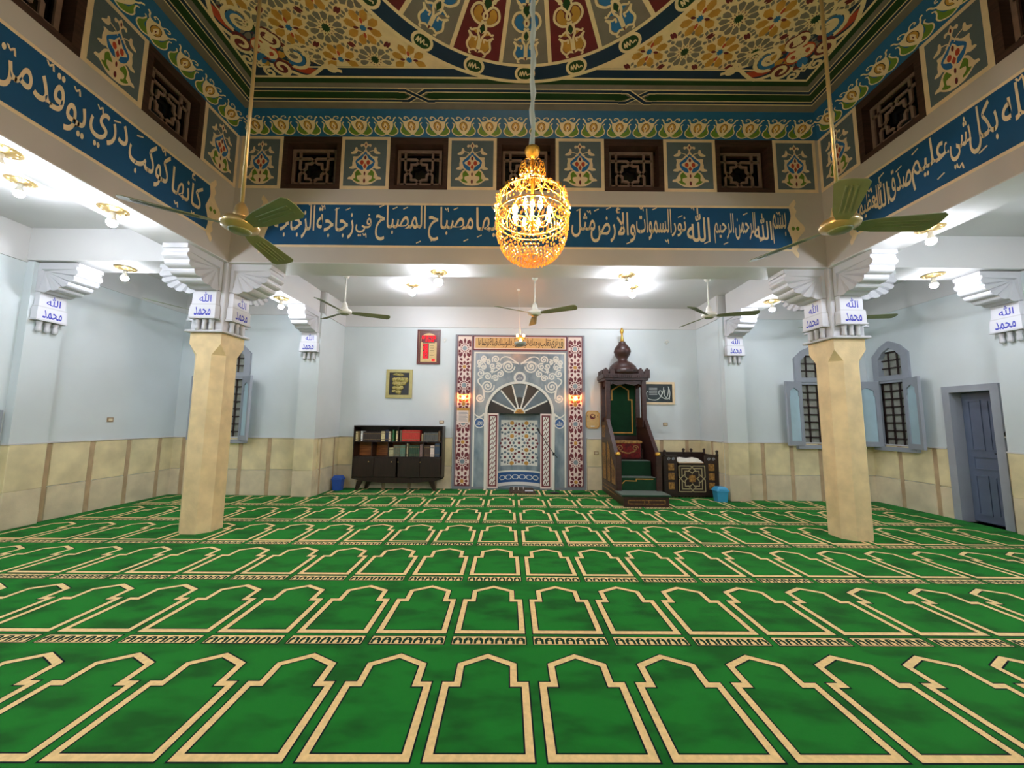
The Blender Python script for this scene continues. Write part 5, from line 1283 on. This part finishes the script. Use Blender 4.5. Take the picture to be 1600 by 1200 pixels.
mb = MB(); mb.prism([(-.36, 2.57), (-.36, 2.46), (-.3, 2.5), (-.2, 2.455), (-.12, 2.47), (0, 2.50), (.12, 2.47), (.2, 2.455), (.3, 2.5), (.36, 2.46), (.36, 2.57)], lambda u, v, n: (u, .44+n, v), 0, .04); mb.build('scalloped_head', 'minbar_wood', mn)
part('back_panel', 'minbar_wood', (-.4, .93, 1.0, .4, .97, 2.57))
bk = part('green_hanging', 'velvet_green', (-.37, .905, 1.3, .37, .93, 2.52))
D = Deco(lambda u, v, n: (u, .905-n, v)); D.stroke([(-.28, 1.36), (-.28, 2.15), (-.2, 2.15), (-.2, 2.38), (0, 2.5), (.2, 2.38), (.2, 2.15), (.28, 2.15), (.28, 1.36)], .03, 'ochre', 1, True); D.done('gold_outline', bk)
cn = MB(); cn.box(-.5, .38, 2.57, .5, 1.0, 2.62); cn.box(-.53, .35, 2.62, .53, 1.0, 2.72)
for i in range(22): cn.box(-.5+i*.0465, .335, 2.63, -.48+i*.0465, .35, 2.69)
cn.build('cornice', 'minbar_wood', mn)
for i in range(-3, 4):
    if abs(i) < 2: continue
for x0 in (-.53, -.38, .27, .42): MB().box(x0, .35, 2.72, x0+.11, .39, 2.82).box(x0+.035, .35, 2.82, x0+.075, .39, 2.85).build('merlon', 'minbar_wood', mn)
for s in (-1, 1):
    for yy in (.5, .65, .8): MB().box(s*.51-.02, yy, 2.72, s*.51+.02, yy+.1, 2.82).build('merlon', 'minbar_wood', mn)
dm = MB(); dm.lathe([(.36, 2.72), (.365, 2.84), (.33, 2.845), (.30, 2.92), (.22, 3.0), (.14, 3.05), (.12, 3.06), (.11, 3.10), (.17, 3.19), (.2, 3.28), (.18, 3.36), (.11, 3.45), (.075, 3.5), (.085, 3.515), (.001, 3.52)], (0, .66, 0), 16)
dmo = dm.build('dome', 'minbar_wood', mn)
for i in range(12):
    a = 2*PI*i/12; MB().box(-.03, -.01, 2.76, .03, .01, 2.81).build('dome_notch', 'dark_wood', dmo).location = (.355*cos(a), .66+.355*sin(a), 0)
    dmo.children[-1].rotation_euler = (0, 0, a+PI/2) if False else (0, 0, 0)
for c in dmo.children:
    a = math.atan2(c.location.y-.66, c.location.x); c.rotation_euler = (0, 0, a-PI/2)
MB().lathe([(.045, 3.52), (.04, 3.56), (.025, 3.66), (.022, 3.72), (.04, 3.75), (.045, 3.79), (.03, 3.83), (.006, 3.87)], (0, .66, 0), 12).build('finial', 'gold', mn)

# ------------------------------------------------------------------ wooden reciter's bench
be = thing('reciter_bench', 'dark carved wooden bench with star panel and slanted book rest', 'bench', (3.93, 8.22, .003))
def bp_(nm, m, *boxes):
    mb = MB()
    for b in boxes: mb.box(*b)
    return mb.build(nm, m, be)
bp_('front_frame', 'dark_wood', (-.58, 0, .02, .56, .04, .12), (-.27, 0, .12, .29, .03, .72))
for s, x0 in ((-1, -.58), (1, .30)):
    bp_('side_stile', 'dark_wood', (x0, 0, .12, x0+.27, .04, .9))
    for j in range(3): MB().bbox(x0+.07, -.008, .17+j*.2, x0+.2, .0, .32+j*.2, .006).build('gilt_inset', 'gilt', be)
    D = Deco(lambda u, v, n: (u, -n, v)); 
    for k in (0, 1): D.stroke(spiral(x0+.09+k*.1, .82, .035, .008, 0, 1.4, 14), .012, 'gray_wood', 1)
    D.done('carved_scroll', be)
D = Deco(lambda u, v, n: (u, -.002-n, v))
xf = lambda x, y: (.01+(x-762)*.00118, .40-(y-715)*.00118)
for pts in ([(520, 485), (740, 485), (850, 590)], [(1000, 485), (785, 485), (680, 590)], [(520, 485), (520, 690), (620, 790)], [(1000, 485), (1000, 690), (900, 790)], [(520, 950), (740, 950), (850, 840)], [(1000, 950), (785, 950), (680, 840)], [(520, 950), (520, 740), (620, 640)], [(1000, 950), (1000, 740), (900, 640)], [(575, 690), (575, 530), (720, 530)], [(945, 690), (945, 530), (800, 530)], [(575, 740), (575, 900), (720, 900)], [(945, 740), (945, 900), (800, 900)], [(630, 680), (630, 580), (720, 580), (765, 620), (800, 580), (890, 580), (890, 680), (850, 715), (890, 750), (890, 850), (800, 850), (765, 810), (720, 850), (630, 850), (630, 750), (670, 715), (630, 680)]):
    D.stroke(pts, 17, 'inlay', 1, xf=xf)
D.poly(star(762, 715, 80, 62, 8), 'gilt', 1, xf); D.done('star_panel', be)
bp_('back_frame', 'dark_wood', (-.58, .55, 0, .62, .59, .93)); bp_('seat_board', 'dark_wood', (-.56, .04, .42, .58, .55, .45)); bp_('end_board', 'dark_wood', (-.60, 0, 0, -.58, .59, .88)); bp_('end_board', 'dark_wood', (.57, 0, 0, .60, .59, .9))
for x, yy in ((-.57, .02), (.585, .02), (-.57, .57), (.1, .57), (.28, .57), (.585, .57)):
    MB().lathe([(.03, .88), (.035, .92), (.02, .95), (.035, .985), (.025, 1.01), (.002, 1.02)], (x, yy, 0), 10).build('knob', 'dark_wood', be)
mb = MB(); mb.loft([[(-.27, -.01, .72), (.29, -.01, .72), (.29, .02, .70), (-.27, .02, .70)], [(-.27, .32, .80), (.29, .32, .80), (.29, .34, .78), (-.27, .34, .78)]]); mb.build('book_rest', 'dark_wood', be)
t = thing('open_book', 'large open book lying on the bench book rest', 'book', (3.94, 8.245, .746))
for s in (-1, 1):
    MB().loft([[(0, 0, .012), (s*.14, -.0, .03), (s*.27, 0, .008), (s*.27, 0, -.006), (0, 0, -.004)], [(0, .25, .075), (s*.14, .25, .095), (s*.27, .25, .07), (s*.27, .25, .056), (0, .25, .058)]], smooth=False).build('page_block', 'paper', t)
MB().loft([[(-.28, -.005, -.012), (.28, -.005, -.012), (.28, -.005, -.008), (-.28, -.005, -.008)], [(-.28, .255, .05), (.28, .255, .05), (.28, .255, .054), (-.28, .255, .054)]]).build('cover', 'ochre', t)
